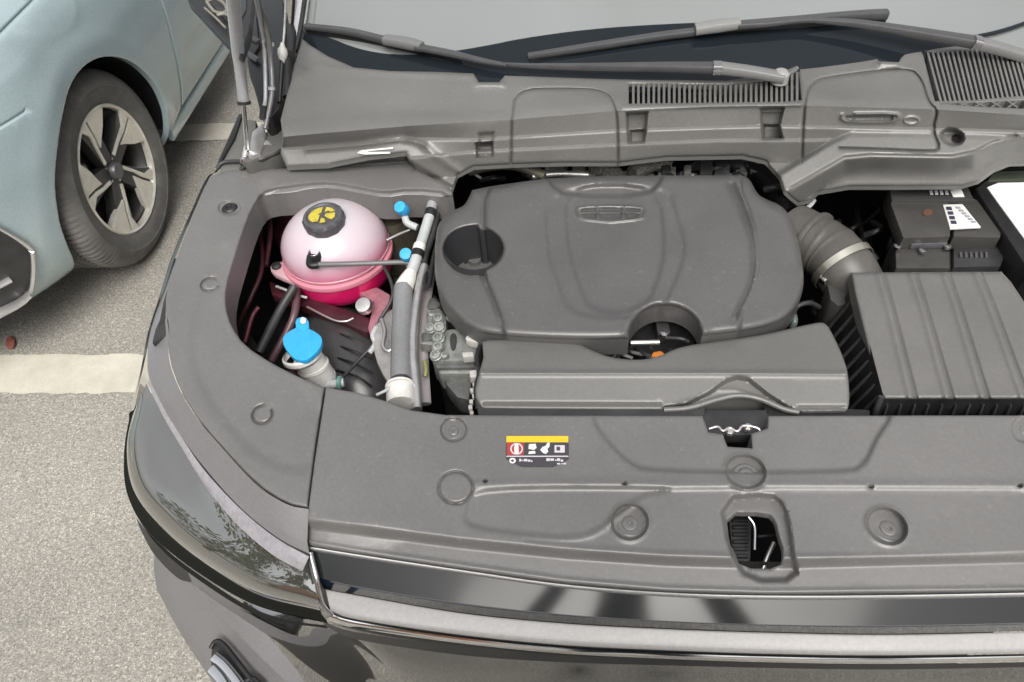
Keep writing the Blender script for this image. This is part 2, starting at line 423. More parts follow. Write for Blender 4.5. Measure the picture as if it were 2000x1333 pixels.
def line_mat():
    m = bpy.data.materials.new('worn_road_paint'); m.use_nodes = True; N, L = m.node_tree.nodes, m.node_tree.links
    b = N['Principled BSDF']; b.inputs['Roughness'].default_value = .7; g = N.new('ShaderNodeNewGeometry')
    n = N.new('ShaderNodeTexNoise'); n.inputs['Scale'].default_value = 9; n.inputs['Detail'].default_value = 9; n.inputs['Roughness'].default_value = .7
    n2 = N.new('ShaderNodeTexNoise'); n2.inputs['Scale'].default_value = 130; n2.inputs['Detail'].default_value = 3
    for q in (n, n2): L.new(g.outputs['Position'], q.inputs['Vector'])
    cr = N.new('ShaderNodeValToRGB'); e = cr.color_ramp.elements
    e[0].position = .3; e[0].color = (.40, .38, .31, 1); e[1].position = .62; e[1].color = (.52, .497, .43, 1)
    L.new(n.outputs[0], cr.inputs[0]); L.new(cr.outputs[0], b.inputs['Base Color'])
    bp = N.new('ShaderNodeBump'); bp.inputs['Strength'].default_value = .5; bp.inputs['Distance'].default_value = .003
    L.new(n2.outputs[0], bp.inputs['Height']); L.new(bp.outputs[0], b.inputs['Normal'])
    return m
LINE = line_mat()
gs = 300
o = mk('ground', [(-gs, -gs, 0), (gs, -gs, 0), (gs, gs, 0), (-gs, gs, 0)], [(0, 1, 2, 3)], ASPH, sharp=None, kind='structure')
def stripe(y0, y1, x0, x1, seed):
    rnd = random.Random(seed); n = 260; V = []
    for i in range(n+1):
        x = x0+(x1-x0)*i/n
        V.append((x, y0+rnd.uniform(-.004, .004), .004)); V.append((x, y1+rnd.uniform(-.004, .004), .004))
    F = [(2*i, 2*i+2, 2*i+3, 2*i+1) for i in range(n)]
    return mk('road_marking', V, F, LINE, sharp=None, kind='structure')
_a, _b = at(40, 695, 0), at(60, 770, 0)
stripe(float(_b[1]), float(_a[1]), -5.5, 1.2, 3)
_a, _b = at(395, 244, 0), at(370, 277, 0)
stripe(float(_b[1]), float(_a[1]), -4.5, 1.4, 4)
sc_ = prism('paper_scrap', chaikin([(10, 660), (22, 655), (30, 668), (24, 682), (12, 680)], 1), .012, .004, mat('dull_red', (.28, .09, .07), .7, blotch=.3, bscale=60), bev=.001)
sc_['label'] = 'small dull red scrap lying on the asphalt in front of the blue car'; sc_['category'] = 'litter'

# ------------------------------------------------------------------ neighbour car
def carpaint():
    m = mat('pale_blue_metallic_paint', (.37, .46, .485), .22, metal=.15, coat=1, grain=.02, gscale=2500, blotch=.02)
    return m
PAINT = carpaint()
SILV = mat('satin_silver_trim', (.6, .6, .6), .25, metal=.7)
blue = empty('blue_car', (-2.4, 3.2, 0), 'pale metallic blue hatchback parked nose forward to the left of the black SUV', 'car')
WY, WZ, WR, WX = 2.07, .335, .335, -1.55
_tz = np.linspace(.1, 1.0, 181)
_tv = np.interp(_tz, [.15, .2, .26, .34, .45, .6, .72, .84, .92, .97], [.16, .085, .045, .02, .004, 0, .012, .045, .1, .19])
_k = np.hanning(21); _k /= _k.sum(); _tv = np.convolve(np.pad(_tv, 10, 'edge'), _k, 'valid')
def tuck(z): return np.interp(z, _tz, _tv)
def xs(Y, Z):
    Y = np.asarray(Y, float)
    pl = 1.08*(np.minimum(Y, 1.94)-1.94)**2
    pl = np.minimum(pl, 1.3)
    ar = -.012*np.exp(-((np.hypot(Y-WY, Z-WZ)-.40)/.035)**2)*(Y > 0)
    return -1.492-tuck(Z)-pl-ar*0.0
def sidepos(Y, Z, h):
    x = xs(Y, Z)+h
    return np.stack([x, Y, Z], -1)
arch = [(WY+.368*math.cos(a), WZ+.368*math.sin(a)) for a in np.linspace(math.pi*1.14, -math.pi*.14, 44)]
fend = [(1.0, .18), (1.0, .955), (2.78, .955), (2.70, .7), (2.62, .46), (2.57, .27), (2.5, .245)]+arch[::-1]+[(1.67, .18)]
# front wing + bumper corner
panel('front_wing', fend, sidepos, PAINT, blue, coarse=.025, fine=.0045, step=.008, skirt=.02, sdir=(-1, 0, 0), edge=(.01, .004),
      feats=[('line', [(1.0, .75), (1.62, .735), (1.80, .73)], -.006, .0035), ('line', [(1.0, .88), (2.0, .893), (2.74, .90)], -.008, .0035), ('line', chaikin([(1.98, .86), (2.1, .80), (2.22, .80), (2.3, .88), (2.3, .96)], 2, False), .001, .012), ('line', [(WY+.42*math.cos(a), WZ+.42*math.sin(a)) for a in np.linspace(math.pi*1.05, -.1, 40)], .004, .03)])
# door
door = [(2.785, .955), (4.2, .955), (4.2, .24), (2.585, .27), (2.63, .46), (2.708, .7)]
panel('front_door', door, sidepos, PAINT, blue, coarse=.03, fine=.005, step=.01, skirt=.02, sdir=(-1, 0, 0), edge=(.01, .004),
      feats=[('line', [(2.75, .42), (3.3, .40), (4.2, .40)], -.01, .03)])
# sill
V, F = sweepdata([(-1.56, 2.46, .225), (-1.55, 3.2, .225), (-1.55, 4.2, .225)], .014, .03, 12, 3)
mk('sill', V, F, PAINT, blue)
# bonnet
def bonpos(Y, S, h):   # S from 0 at wing edge inwards
    x0 = xs(Y, np.full_like(Y, .955))
    z = .958+.10*np.sin(np.clip(S/1.4, 0, 1)*math.pi)*.6+.02*np.clip((Y-1.2)/1, 0, 1)
    z = z-np.clip(1.25-Y, 0, 1)**1.5*.9
    return np.stack([x0-.006-S, Y, z+h], -1)
panel('bonnet', [(1.02, 0), (1.02, 1.25), (2.75, 1.25), (2.75, 0)], bonpos, PAINT, blue, coarse=.06, fine=.02, step=.04, skirt=.02, edge=(.02, .008))
# wheel arch liner
V, F = [], []
for i, a in enumerate(np.linspace(-.2, math.pi+.2, 30)):
    for x, rr in ((float(xs(WY+.385*math.cos(a), max(.16, WZ+.385*math.sin(a))))-.012, .378), (-1.95, .40)):
        V.append((x, WY+rr*math.cos(a), WZ+rr*math.sin(a)))
for i in range(29): F.append((2*i, 2*i+1, 2*i+3, 2*i+2))
mk('wheel_arch_liner', V, F, VOID, blue)
box('underbody', (-2.5, 4.2, .35), (1.5, 3.4, .3), VOID, blue, bev=.02)
# bumper front in plan, closes the nose
box('radiator_core', (-2.75, 1.95, .5), (1.3, .5, .5), VOID, blue, bev=.05)
# fog recess on the bumper corner (pixels placed on the body surface)
def onbody(u, v, h):
    d = ray(u, v); t = np.full(np.shape(u), 1.6); o0 = np.array([0, 0, CAMH])
    lo = np.full(np.shape(u), .8); hi = np.full(np.shape(u), 4.0)
    for _ in range(40):
        mid = (lo+hi)/2; p = d*mid[..., None]+o0
        ins = p[..., 0] < xs(p[..., 1], np.clip(p[..., 2], .15, .97))+h
        hi = np.where(ins, mid, hi); lo = np.where(ins, lo, mid)
    return d*((lo+hi)/2)[..., None]+o0
panel('fog_lamp_recess', chaikin([(-60, 420), (0, 448), (54, 484), (63, 505), (60, 560), (40, 590), (0, 612), (-60, 640)], 1), lambda u, v, h: onbody(u, v, h+.004), BLK2, blue, coarse=8, fine=4, skirt=0,
      holes=[], feats=[], sdir=(-1, 0, 0), label='black fog lamp recess in the blue bumper corner')
V = [onbody(np.array(a, float), np.array(b, float), .012) for a, b in ((-60, 418), (0, 446), (52, 480), (65, 502), (62, 562), (42, 592), (0, 616), (-60, 650))]
tube('recess_trim', None, .012, SILV, blue, pts3=[Vector(p) for p in V], r2=.007, pw=2.5)
V = [onbody(np.array(a, float), np.array(b, float), .012) for a, b in ((-50, 572), (-10, 560), (20, 545))]
V2 = [onbody(np.array(a, float), np.array(b, float), .016) for a, b in ((58, 572), (40, 588), (0, 608), (-60, 640))]
tube('recess_sill', None, .024, SILV, blue, pts3=[Vector(p) for p in V2], r2=.008, pw=3)
tube('lamp_blade', None, .018, SILV, blue, pts3=[Vector(p) for p in V], r2=.006, pw=3)

# wheel
whl = lathe('wheel', [(.0, .052), (.026, .05), (.03, .044), (.03, .02)], (WX-.055, WY, WZ), mat('hub_grey', (.16, .16, .17), .35, metal=.6), blue, axis=(1, 0, 0), n=32)
TY = mat('dusty_tyre_rubber', (.13, .127, .12), .8, grain=.4, gscale=220, blotch=.25, bscale=14)
r0 = WR*.655
prof = [(r0, -.005), (r0+.012, .004), (r0+.03, .010), (r0+.055, .013), (r0+.058, .015), (r0+.075, .011), (WR-.024, .000), (WR-.012, -.009), (WR-.004, -.022), (WR-.001, -.034), (WR, -.048)]
for g in (-.066, -.105, -.143, -.178):
    prof += [(WR, g+.006), (WR-.008, g+.004), (WR-.008, g-.004), (WR, g-.006)]
prof += [(WR-.006, -.2), (WR-.03, -.215), (r0, -.2)]
def treadmod(i, k):
    if 6 <= i <= 9: return 1 - (.008 if k % 4 == 0 else 0)
    if 10 <= i <= 14: return 1 - (.022 if k % 4 == 0 else 0)
    return 1
lathe('tyre', prof, (WX, WY, WZ), TY, whl, axis=(1, 0, 0), n=400, mod=treadmod, sharp=25)
ALY = mat('machined_alloy', (.78, .76, .69), .3, metal=.45, blotch=.06, bscale=40)
ALD = mat('dark_alloy', (.07, .07, .07), .38, metal=.5)
lathe('rim_lip', [(r0-.004, -.03), (r0+.004, -.004), (r0-.003, .002), (r0-.009, -.004), (r0-.013, -.03)], (WX, WY, WZ), ALY, whl, axis=(1, 0, 0), n=96)
lathe('rim_barrel', [(r0-.012, -.02), (r0-.03, -.06), (r0-.035, -.17), (r0-.04, -.172), (r0-.04, -.06), (r0-.02, -.02)], (WX, WY, WZ), ALD, whl, axis=(1, 0, 0), n=72)
lathe('brake_disc', [(.05, -.075), (.145, -.075), (.145, -.085), (.05, -.085)], (WX, WY, WZ), mat('disc_steel', (.1, .1, .1), .35, metal=.8), whl, axis=(1, 0, 0), n=60)
lathe('wheel_backing', [(.001, -.12), (.2, -.12), (.2, -.125)], (WX, WY, WZ), VOID, whl, axis=(1, 0, 0), n=40)
box('brake_caliper', (WX-.075, WY-.11, WZ+.03), (.06, .06, .12), mat('caliper', (.3, .3, .28), .5, metal=.4), whl, bev=.01)
def polpoly(pl, a, x0, x1, name, m):
    """polar polygon [(r, deg)] extruded along X"""
    P = [(r_*math.cos(a+R(dg)), r_*math.sin(a+R(dg))) for r_, dg in pl]
    bm = bmesh.new(); t = [bm.verts.new((WX+(x1 if not callable(x1) else x1(math.hypot(*p))), WY+p[0], WZ+p[1])) for p in P]
    b = [bm.verts.new((WX+x0, WY+p[0], WZ+p[1])) for p in P]; n = len(P)
    bm.faces.new(t); bm.faces.new(b[::-1])
    for i in range(n): bm.faces.new((t[i], b[i], b[(i+1) % n], t[(i+1) % n]))
    bmesh.ops.recalc_face_normals(bm, faces=bm.faces)
    bmesh.ops.bevel(bm, geom=list(bm.edges), offset=.0018, segments=1, affect='EDGES', clamp_overlap=True)
    bmesh.ops.triangulate(bm, faces=[f for f in bm.faces if len(f.verts) > 4])
    return from_bm(name, bm, m, whl, sharp=25)
for i in range(5):
    a = R(97+72*i)
    dz = lambda r_: -.022+.018*min(1, r_/.2)
    polpoly([(.02, -70), (.06, -30), (.13, -17), (r0-.01, -16), (r0-.008, 15), (.14, 16), (.07, 26), (.02, 70)], a, -.06, lambda r_: -.026+.012*min(1, r_/.2), 'spoke', ALD)
    polpoly([(.118, -10), (.155, -24), (r0-.006, -31), (r0-.004, -18), (r0-.004, -1), (.15, -1.2), (.10, 1)], a, -.03, dz, 'spoke_face', ALY)
    polpoly([(.05, 16), (.10, 8), (.15, 2.2), (r0-.004, 1.5), (r0-.004, 14), (.165, 7), (.11, 13), (.055, 30)], a, -.03, dz, 'spoke_face', ALY)
    lathe('wheel_nut', [(.007, .0), (.007, .012), (.004, .014), (0, .014)], (WX-.035, WY+.04*math.cos(a+.6), WZ+.04*math.sin(a+.6)), CHR, whl, axis=(1, 0, 0), n=8)
# ------------------------------------------------------------------ the SUV
suv = empty('black_suv', (.22, 1.6, 0), 'black SUV with its bonnet raised and its engine bay open towards the viewer', 'car')
I1 = np.interp
# front slam panel trim
def z_trim(u, v):
    lip = I1(u, [580, 700, 900, 1100, 1300, 1500, 2060], [1022, 1036, 1062, 1082, 1096, 1102, 1088])   # fold line
    z = .972-.00003*(v-815)
    d = v-(lip-14)
    z = z-.016*sst(d/26)-.0001*np.clip(d-20, 0, None)
    # left end rolls towards the head lamp
    return z
TR = [(637, 757), (700, 768), (760, 786), (805, 802), (870, 811), (1000, 812), (1372, 813), (1383, 845), (1411, 849), (1421, 873), (1469, 876), (1467, 848), (1499, 837), (1500, 813), (1800, 812), (2120, 812),
      (2120, 1156), (1900, 1160), (1500, 1164), (1300, 1158), (1100, 1141), (900, 1113), (700, 1083), (601, 1066), (598, 1040), (603, 990), (615, 900)]
latch = chaikin([(1418, 1002), (1500, 1003), (1514, 1018), (1521, 1050), (1531, 1078), (1524, 1112), (1446, 1110), (1433, 1074), (1425, 1064)], 1)
latchrec = chaikin([(1406, 975), (1505, 966), (1532, 985), (1543, 1040), (1546, 1072), (1560, 1134), (1462, 1134), (1425, 1080)], 1)
feats = [
    ('poly', chaikin([(1150, 700), (1155, 820), (1185, 862), (1225, 902), (1262, 922), (1655, 924), (1690, 908), (1715, 850), (1745, 812), (1745, 700)], 2), -.007, 14),
    ('poly', chaikin([(926, 952), (1330, 952), (1262, 966), (1204, 1004), (1160, 1042), (1105, 1052), (985, 1040), (905, 1026), (912, 990)], 2), -.005, 16),
    ('poly', chaikin([(1300, 952), (2200, 952), (2200, 1085), (1500, 1085), (1200, 1075), (1000, 1052), (1110, 1058), (1170, 1046), (1212, 1008), (1262, 972)], 1), -.0025, 14),
    ('line', [(930, 945), (2120, 951)], .0022, 9),
    ('poly', chaikin([(560, 700), (760, 700), (800, 800), (760, 960), (770, 1060), (560, 1060)], 2), .008, 90),
    ('poly', latchrec, -.014, 12),
    
    ('line', [(560, 1018), (700, 1034), (900, 1060), (1100, 1080), (1300, 1094), (1500, 1100), (2120, 1086)], 0, 14),
    ('poly', circle(890, 953, 33, 31), .002, 4), ('line', circle(890, 953, 33, 31)+[(923, 953)], -.004, 2.5),
    ('poly', circle(886, 840, 25, 23), -.006, 5),
    ('poly', circle(1230, 1020, 35, 34), -.012, 6), ('line', circle(1230, 1020, 38, 37)+[(1268, 1020)], .0022, 4),
    ('poly', circle(1732, 1028, 41, 32, rot=.55), -.012, 7), ('line', circle(1732, 1028, 44, 35, rot=.55)+[(1732+44*math.cos(.55), 1028+44*math.sin(.55))], .002, 4),
    ('poly', circle(1456, 922, 39, 31, rot=.25), -.010, 7), ('line', circle(1456, 922, 42, 34, rot=.25)+[(1497, 932)], .002, 4),
    ('poly', circle(2000, 838, 24, 26), -.005, 6),
    ('line', [(600, 1058), (700, 1075), (900, 1104), (1100, 1132), (1300, 1149), (1500, 1155), (2120, 1148)], .0018, 4),
]
pits = [circle(948, 940, 4.5, 3.6, 10), circle(1220, 945, 4.5, 3.6, 10), circle(1701, 951, 5, 3.6, 10), circle(1992, 949, 5, 3.6, 10)]
slam = panel('slam_panel_trim', TR, hz(z_trim), TRIM, suv, holes=[latch]+pits, feats=feats, skirt=.03, holedepth=.008, edge=(5, .003),
             label='wide grey front trim panel over the radiator, with push rivets and a warning label')
for (u, v, r_) in ((1230, 1021, .0175), (1734, 1031, .0175), (1457, 926, .0165), (886, 841, .0125), (2000, 840, .0125)):
    z = float(z_trim(np.array(u), np.array(v)))-(.0165 if r_ > .013 else .008)
    c = Vector(at(u, v+3, z))
    lathe('push_rivet', [(r_, -.002), (r_, .001), (r_*.9, .0022), (r_*.62, .002), (r_*.58, .0005), (r_*.55, .003), (r_*.45, .0038), (r_*.2, .0035), (r_*.15, .002), (0, .002)], c, TRIM, slam, n=32)
# latch parts under the latch opening
z0 = .90
tube('latch_striker', [(1462, 1010, .93), (1474, 1030, .925), (1474, 1075, .92)], .0022, CHR2, suv)
prism('latch_body', [(1420, 990), (1470, 990), (1466, 1100), (1432, 1100)], .90, .05, BLK2, suv, bev=.003)
for k in range(6):
    prism('latch_fin', [(1432, 1012+14*k), (1462, 1012+14*k), (1462, 1018+14*k), (1432, 1018+14*k)], .905, .01, BLK, suv, bev=.001)
tube('latch_cable', [(1512, 1060, .91), (1498, 1090, .905), (1490, 1112, .90)], .003, ALUP, suv)
tube('latch_rod', [(1480, 1048, .905), (1530, 1044, .9)], .002, BLK2, suv, sub=1)
# bolted bonnet catch seen in the rear notch
prism('catch_plate', [(1368, 800), (1505, 800), (1500, 850), (1378, 850)], .94, .02, BLK2, suv, bev=.003)
tube('catch_spring', [(1385, 838, .955), (1402, 834, .958), (1412, 842, .958), (1425, 836, .957), (1440, 843, .957), (1452, 832, .958), (1478, 836, .958), (1486, 844, .955)], .0018, ALUP, suv)
lathe('catch_bolt', [(.006, 0), (.006, .005), (.004, .007), (0, .007)], Vector(at(1425, 846, .95)), ALUP, suv, n=6)
lathe('catch_bolt', [(.006, 0), (.006, .005), (.004, .007), (0, .007)], Vector(at(1460, 838, .95)), ALUP, suv, n=6)

# warning label on the slam panel
def dz_(h): return lambda u, v, hh: at(u, v, z_trim(u, v)+h+hh)
def decal(name, pts, h, m, par, posf=None, depth=.0006, st=4):
    return panel(name, pts, posf or dz_(h), m, par, coarse=12, fine=6, step=st, skirt=depth)
lab = decal('warning_label', chaikin([(988, 852), (1111, 852), (1111, 912), (988, 912)], 1), .0012, DECK, slam); lab['label'] = 'small dark warning label with a yellow top bar and white pictograms'
decal('label_yellow_bar', [(989, 852), (1110, 852), (1110, 864), (989, 864)], .0018, DECY, slam)
decal('label_red_field', [(990, 865), (1023, 865), (1023, 889), (990, 889)], .0018, DECR, slam)
_r = circle(1009, 877, 12.5, 11.5, 20)
panel('prohibition_ring', _r, dz_(.0024), DECP, slam, holes=[circle(1009, 877, 9.8, 8.8, 20)], coarse=3, fine=2, step=3, skirt=.0004)
decal('hand_symbol', [(1005, 886), (1004, 874), (1006, 869), (1008, 867), (1011, 868), (1013, 872), (1013, 886)], .0026, PAINTW, slam)
decal('book_symbol', [(1033, 868), (1046, 867), (1048, 875), (1043, 879), (1032, 877)], .0022, PAINTW, slam)
decal('book_symbol', [(1033, 882), (1045, 881), (1046, 886), (1032, 887)], .0022, PAINTW, slam)
decal('fan_symbol', [(1055, 879), (1060, 873), (1066, 871), (1069, 865), (1074, 865), (1073, 873), (1069, 877), (1071, 882), (1066, 887), (1061, 885)], .0022, PAINTW, slam)
decal('manual_symbol', [(1083, 870), (1103, 870), (1103, 884), (1083, 884)], .0022, DECP, slam)
decal('manual_symbol', [(1087, 873), (1094, 873), (1094, 880), (1087, 880)], .0027, DECK, slam)
decal('label_rule', [(989, 890.5), (1110, 890.5), (1110, 892.5), (989, 892.5)], .0022, DECP, slam, st=8)
panel('snow_symbol', circle(1001, 900, 6.5, 5.5, 14), dz_(.0022), PAINTW, slam, holes=[circle(1001, 900, 3, 2.5, 10)], coarse=3, fine=2, step=3, skirt=.0004)
for (a, b, y, h_) in ((1014, 1018, 899, 5), (1019, 1022, 899.5, 2), (1023, 1030, 899, 4.5), (1031, 1036, 900, 4), (1037, 1040, 901, 3), (1067, 1074, 898, 5), (1075, 1082, 898, 4.5), (1084, 1087, 899, 2.5), (1088, 1094, 898, 5), (1095, 1100, 900, 4), (1088, 1094, 906, 2.5), (1096, 1099, 906, 1.5), (1100, 1106, 906, 2.5)):
    decal('label_print', [(a, y-h_/2), (b, y-h_/2), (b, y+h_/2), (a, y+h_/2)], .0022, DECP, slam, st=8)

# left corner trim
def z_left(u, v):
    return .978-.00002*(v-700)+0*u
LT = chaikin([(430, 338), (448, 331), (520, 331), (640, 326), (785, 300), (812, 330), (884, 370), (884, 388), (800, 380), (752, 388), (700, 378), (645, 368), (602, 370), (570, 378), (520, 381), (500, 392), (484, 425), (462, 490), (441, 560), (440, 600), (452, 640), (478, 676), (530, 710), (585, 738), (634, 757)], 1, False)+[(634, 757), (618, 860), (606, 950), (601, 992)]+chaikin([(601, 992), (560, 984), (500, 945), (430, 870), (372, 800), (338, 730), (328, 680), (331, 640), (322, 600), (330, 545), (346, 505), (375, 425), (410, 345)], 1, False)
panel('wing_edge_trim', LT, hz(z_left), TRIM, suv, skirt=.05, edge=(7, .004),
      feats=[('poly', chaikin([(500, 660), (640, 800), (640, 900), (560, 930), (450, 850), (380, 740), (370, 660), (400, 560), (430, 480), (455, 480), (425, 580), (440, 640)], 2), -.004, 26),
             ('line', circle(513, 810, 20, 17, rot=-.5)[:24], -.005, 2.6), ('line', circle(411, 556, 18, 12, rot=-.2)[3:26], -.004, 2.4),
             ('line', [(510, 331), (640, 329), (740, 322), (790, 318)], -.002, 2),
             ('poly', chaikin([(505, 385), (520, 372), (600, 360), (645, 358), (700, 368), (752, 378), (800, 370), (884, 378), (884, 420), (500, 420)], 1), -.008, 10),
             ('poly', circle(449, 407, 22, 14), -.004, 6)],
      label='curved grey trim along the left wing edge of the engine bay')
lathe('push_rivet', [(.014, -.001), (.014, .002), (.011, .0045), (.006, .004), (.005, .002), (0, .002)], Vector(at(449, 408, .979)), BLK, suv, n=24, label='black push rivet on the left wing trim')
# inner wall below the opening edge (light rim in the photo)
IW = [(500, 392), (484, 425), (462, 490), (441, 560), (440, 600), (452, 640), (478, 676), (530, 710), (585, 738)]
# head lamp upper flange
loft('headlamp_flange', [
    [(352, 505, .974), (334, 560, .974), (326, 610, .974), (330, 655, .974), (329, 690, .974), (340, 735, .974), (374, 803, .974), (432, 873, .974), (502, 948, .974), (560, 985, .974), (603, 995, .974)],
    [(345, 505, .958), (322, 570, .958), (306, 620, .958), (300, 660, .958), (298, 700, .958), (306, 740, .958), (345, 815, .958), (405, 895, .958), (480, 975, .958), (550, 1035, .958), (600, 1058, .958)],
    [(338, 505, .95), (318, 575, .95), (302, 620, .95), (292, 660, .95), (288, 700, .95), (294, 745, .95), (338, 828, .95), (395, 908, .95), (470, 992, .95), (545, 1052, .95), (604, 1082, .95)]], FLNG, suv, nv=5, curved=False, skirt=.02)
# DRL strip
DR = [[(292, 738, .949), (318, 794, .949), (352, 850, .949), (400, 920, .949), (470, 995, .949), (540, 1052, .949), (604, 1088, .949)],
      [(289, 748, .943), (315, 806, .943), (348, 862, .943), (395, 932, .943), (464, 1007, .943), (534, 1066, .943), (598, 1102, .943)],
      [(290, 760, .934), (316, 818, .934), (350, 875, .934), (396, 944, .934), (462, 1020, .934), (530, 1078, .934), (592, 1112, .934)]]
loft('headlamp_gap', [DR[0], [(a+2, b-5, c+.001) for a, b, c in DR[0]]], BLK, suv, nv=2, curved=False)
drl = loft('daytime_running_light', [DR[0], [(a-.3*k, b+.3*k, c-.001) for k, (a, b, c) in enumerate(DR[1])], [(a-.2*k+2*(k < 3), b+.7*k-8*(k < 3)-3*(k == 3), c) for k, (a, b, c) in enumerate(DR[2])]], mat('light_strip_silver', (.30, .29, .31), .2, metal=.15, blotch=.12, bscale=90), suv, nv=3, label='thin silver running light strip along the top of the headlamp')
# lens
L0 = DR[2]+[(618, 1128, .93)]
L0 = [(286, 750, .934)]+[(a-.2*k+2*(k < 3), b+.7*k-8*(k < 3)-3*(k == 3), c-.001) for k, (a, b, c) in enumerate(DR[2]) if k]+[(622, 1130, .928)]
L1 = [(268, 790, .912), (256, 860, .905), (274, 945, .90), (330, 1015, .90), (400, 1078, .90), (505, 1146, .90), (623, 1180, .905)]
L2 = [(258, 800, .87), (246, 885, .855), (258, 962, .84), (308, 1034, .835), (388, 1100, .835), (500, 1166, .835), (628, 1200, .85)]
L3 = [(254, 810, .82), (242, 890, .79), (250, 970, .75), (295, 1042, .74), (380, 1112, .74), (498, 1180, .74), (640, 1216, .79)]
LM = [(.8*a+.2*d, .8*b+.2*e, .8*c+.2*f+.003) for (a, b, c), (d, e, f) in zip(L1, L2)]
loft('headlamp_painted_reflection', [LM, [(.4*a+.6*d, .4*b+.6*e, .4*c+.6*f+.006) for (a, b, c), (d, e, f) in zip(L1, L2)], [(a, b, c+.005) for a, b, c in L2], L3, [(262, 836, .755), (250, 912, .735), (262, 990, .715), (306, 1064, .705), (392, 1136, .705), (512, 1206, .71), (640, 1228, .775)]], mat('headlamp_dark_reflection', (.02, .021, .019), .4, spec=0), suv, nv=4, label='lower edge of the headlamp with a dark reflection painted in')  # matte black paints the dark surroundings mirrored in the lamp's lower edge
loft('headlamp', [L0, L1, L2], LENS, suv, nu=80, nv=8, label='glossy black headlamp wrapped round the front corner')
# lower bumper skin
B0 = [(254, 810, .818), (242, 892, .787), (250, 972, .747), (295, 1044, .737), (380, 1114, .737), (498, 1182, .737), (640, 1218, .787), (800, 1250, .80), (1100, 1288, .81), (1400, 1300, .81), (1750, 1300, .81), (2120, 1292, .81)]
B1 = [(258, 840, .70), (248, 920, .68), (262, 1000, .66), (318, 1080, .65), (420, 1165, .65), (560, 1250, .66), (700, 1290, .69), (820, 1320, .72), (1100, 1350, .73), (1400, 1362, .73), (1750, 1362, .73), (2120, 1354, .73)]
B2 = [(262, 880, .55), (262, 960, .52), (285, 1050, .50), (360, 1150, .49), (470, 1260, .48), (600, 1360, .48), (740, 1420, .5), (900, 1440, .52), (1150, 1460, .55), (1400, 1470, .55), (1750, 1470, .55), (2120, 1462, .55)]
loft('grille_black_band', [[(628, 1214, .805), (700, 1236, .858), (900, 1262, .862), (1100, 1281, .865), (1300, 1288, .866), (1500, 1295, .866), (1750, 1298, .866), (2120, 1291, .866)], [(640, 1226, .79), (700, 1250, .83), (900, 1280, .84), (1100, 1294, .85), (1300, 1300, .855), (1500, 1305, .855), (1750, 1308, .855), (2120, 1301, .855)]], BLK, suv, nv=2, curved=False)  # black strip just below the lower chrome line
loft('front_bumper', [B0, B1, B2], mat('bumper_black_paint', (.02, .02, .019), .04, coat=1, spec=.5, ior=1.9), suv, nu=140, nv=8, label='glossy black bumper skin')
# grey corner cladding below
C0 = [(302, 1078, .60), (330, 1105, .60), (372, 1140, .60), (430, 1200, .60), (500, 1275, .60), (560, 1333, .60), (620, 1400, .60)]
C1 = [(300, 1110, .54), (322, 1165, .53), (372, 1235, .52), (440, 1300, .52), (500, 1360, .52), (560, 1410, .52), (620, 1460, .52)]
C2 = [(306, 1150, .46), (345, 1225, .44), (400, 1310, .42), (450, 1380, .42), (500, 1430, .42), (560, 1480, .42), (620, 1530, .42)]
CLAD = mat('grey_bumper_cladding', (.15, .147, .15), .42, grain=.1, blotch=.05, dust=.1)
clad = loft('bumper_cladding', [C0, C1, C2], CLAD, suv, nu=50, nv=6, label='matte grey lower cladding at the bumper corner')
C3 = [(375, 1120, .635), (420, 1150, .64), (480, 1195, .64), (540, 1262, .63), (580, 1310, .625), (600, 1345, .62)]
C4 = [(378, 1145, .612), (432, 1202, .612), (502, 1277, .612), (562, 1335, .612), (590, 1365, .612), (600, 1380, .612)]
loft('cladding_ledge', [C3, C4], CLAD, suv, nu=40, nv=4, curved=False)
tube('fog_trim', [(412, 1266, .575), (420, 1254, .58), (436, 1258, .582), (470, 1300, .582), (500, 1340, .58), (520, 1370, .58)], .004, BLK, clad)
prism('fog_bezel', chaikin([(412, 1262), (424, 1256), (440, 1264), (482, 1318), (506, 1360), (440, 1360), (412, 1310)], 1), .565, .03, BLK2, clad, bev=.004)
tube('fog_chrome', [(418, 1282, .575), (440, 1300, .575), (468, 1336, .575), (480, 1360, .575)], .008, CHR2, clad, r2=.003, pw=3)
tube('fog_chrome', [(414, 1304, .575), (432, 1324, .575), (448, 1352, .575)], .009, CHR2, clad, r2=.003, pw=3)
tube('tow_ring', [(478, 1345, .58), (482, 1330, .58), (496, 1326, .58), (512, 1340, .58)], .004, BLK, clad)
# notch piece between headlamp and cladding
loft('bumper_reveal', [[(266, 1012, .70), (300, 1055, .69), (345, 1100, .68), (384, 1124, .68)], [(272, 1030, .66), (300, 1082, .64), (345, 1128, .62), (372, 1138, .62)]], BLK, suv, nu=16, nv=2, curved=False)

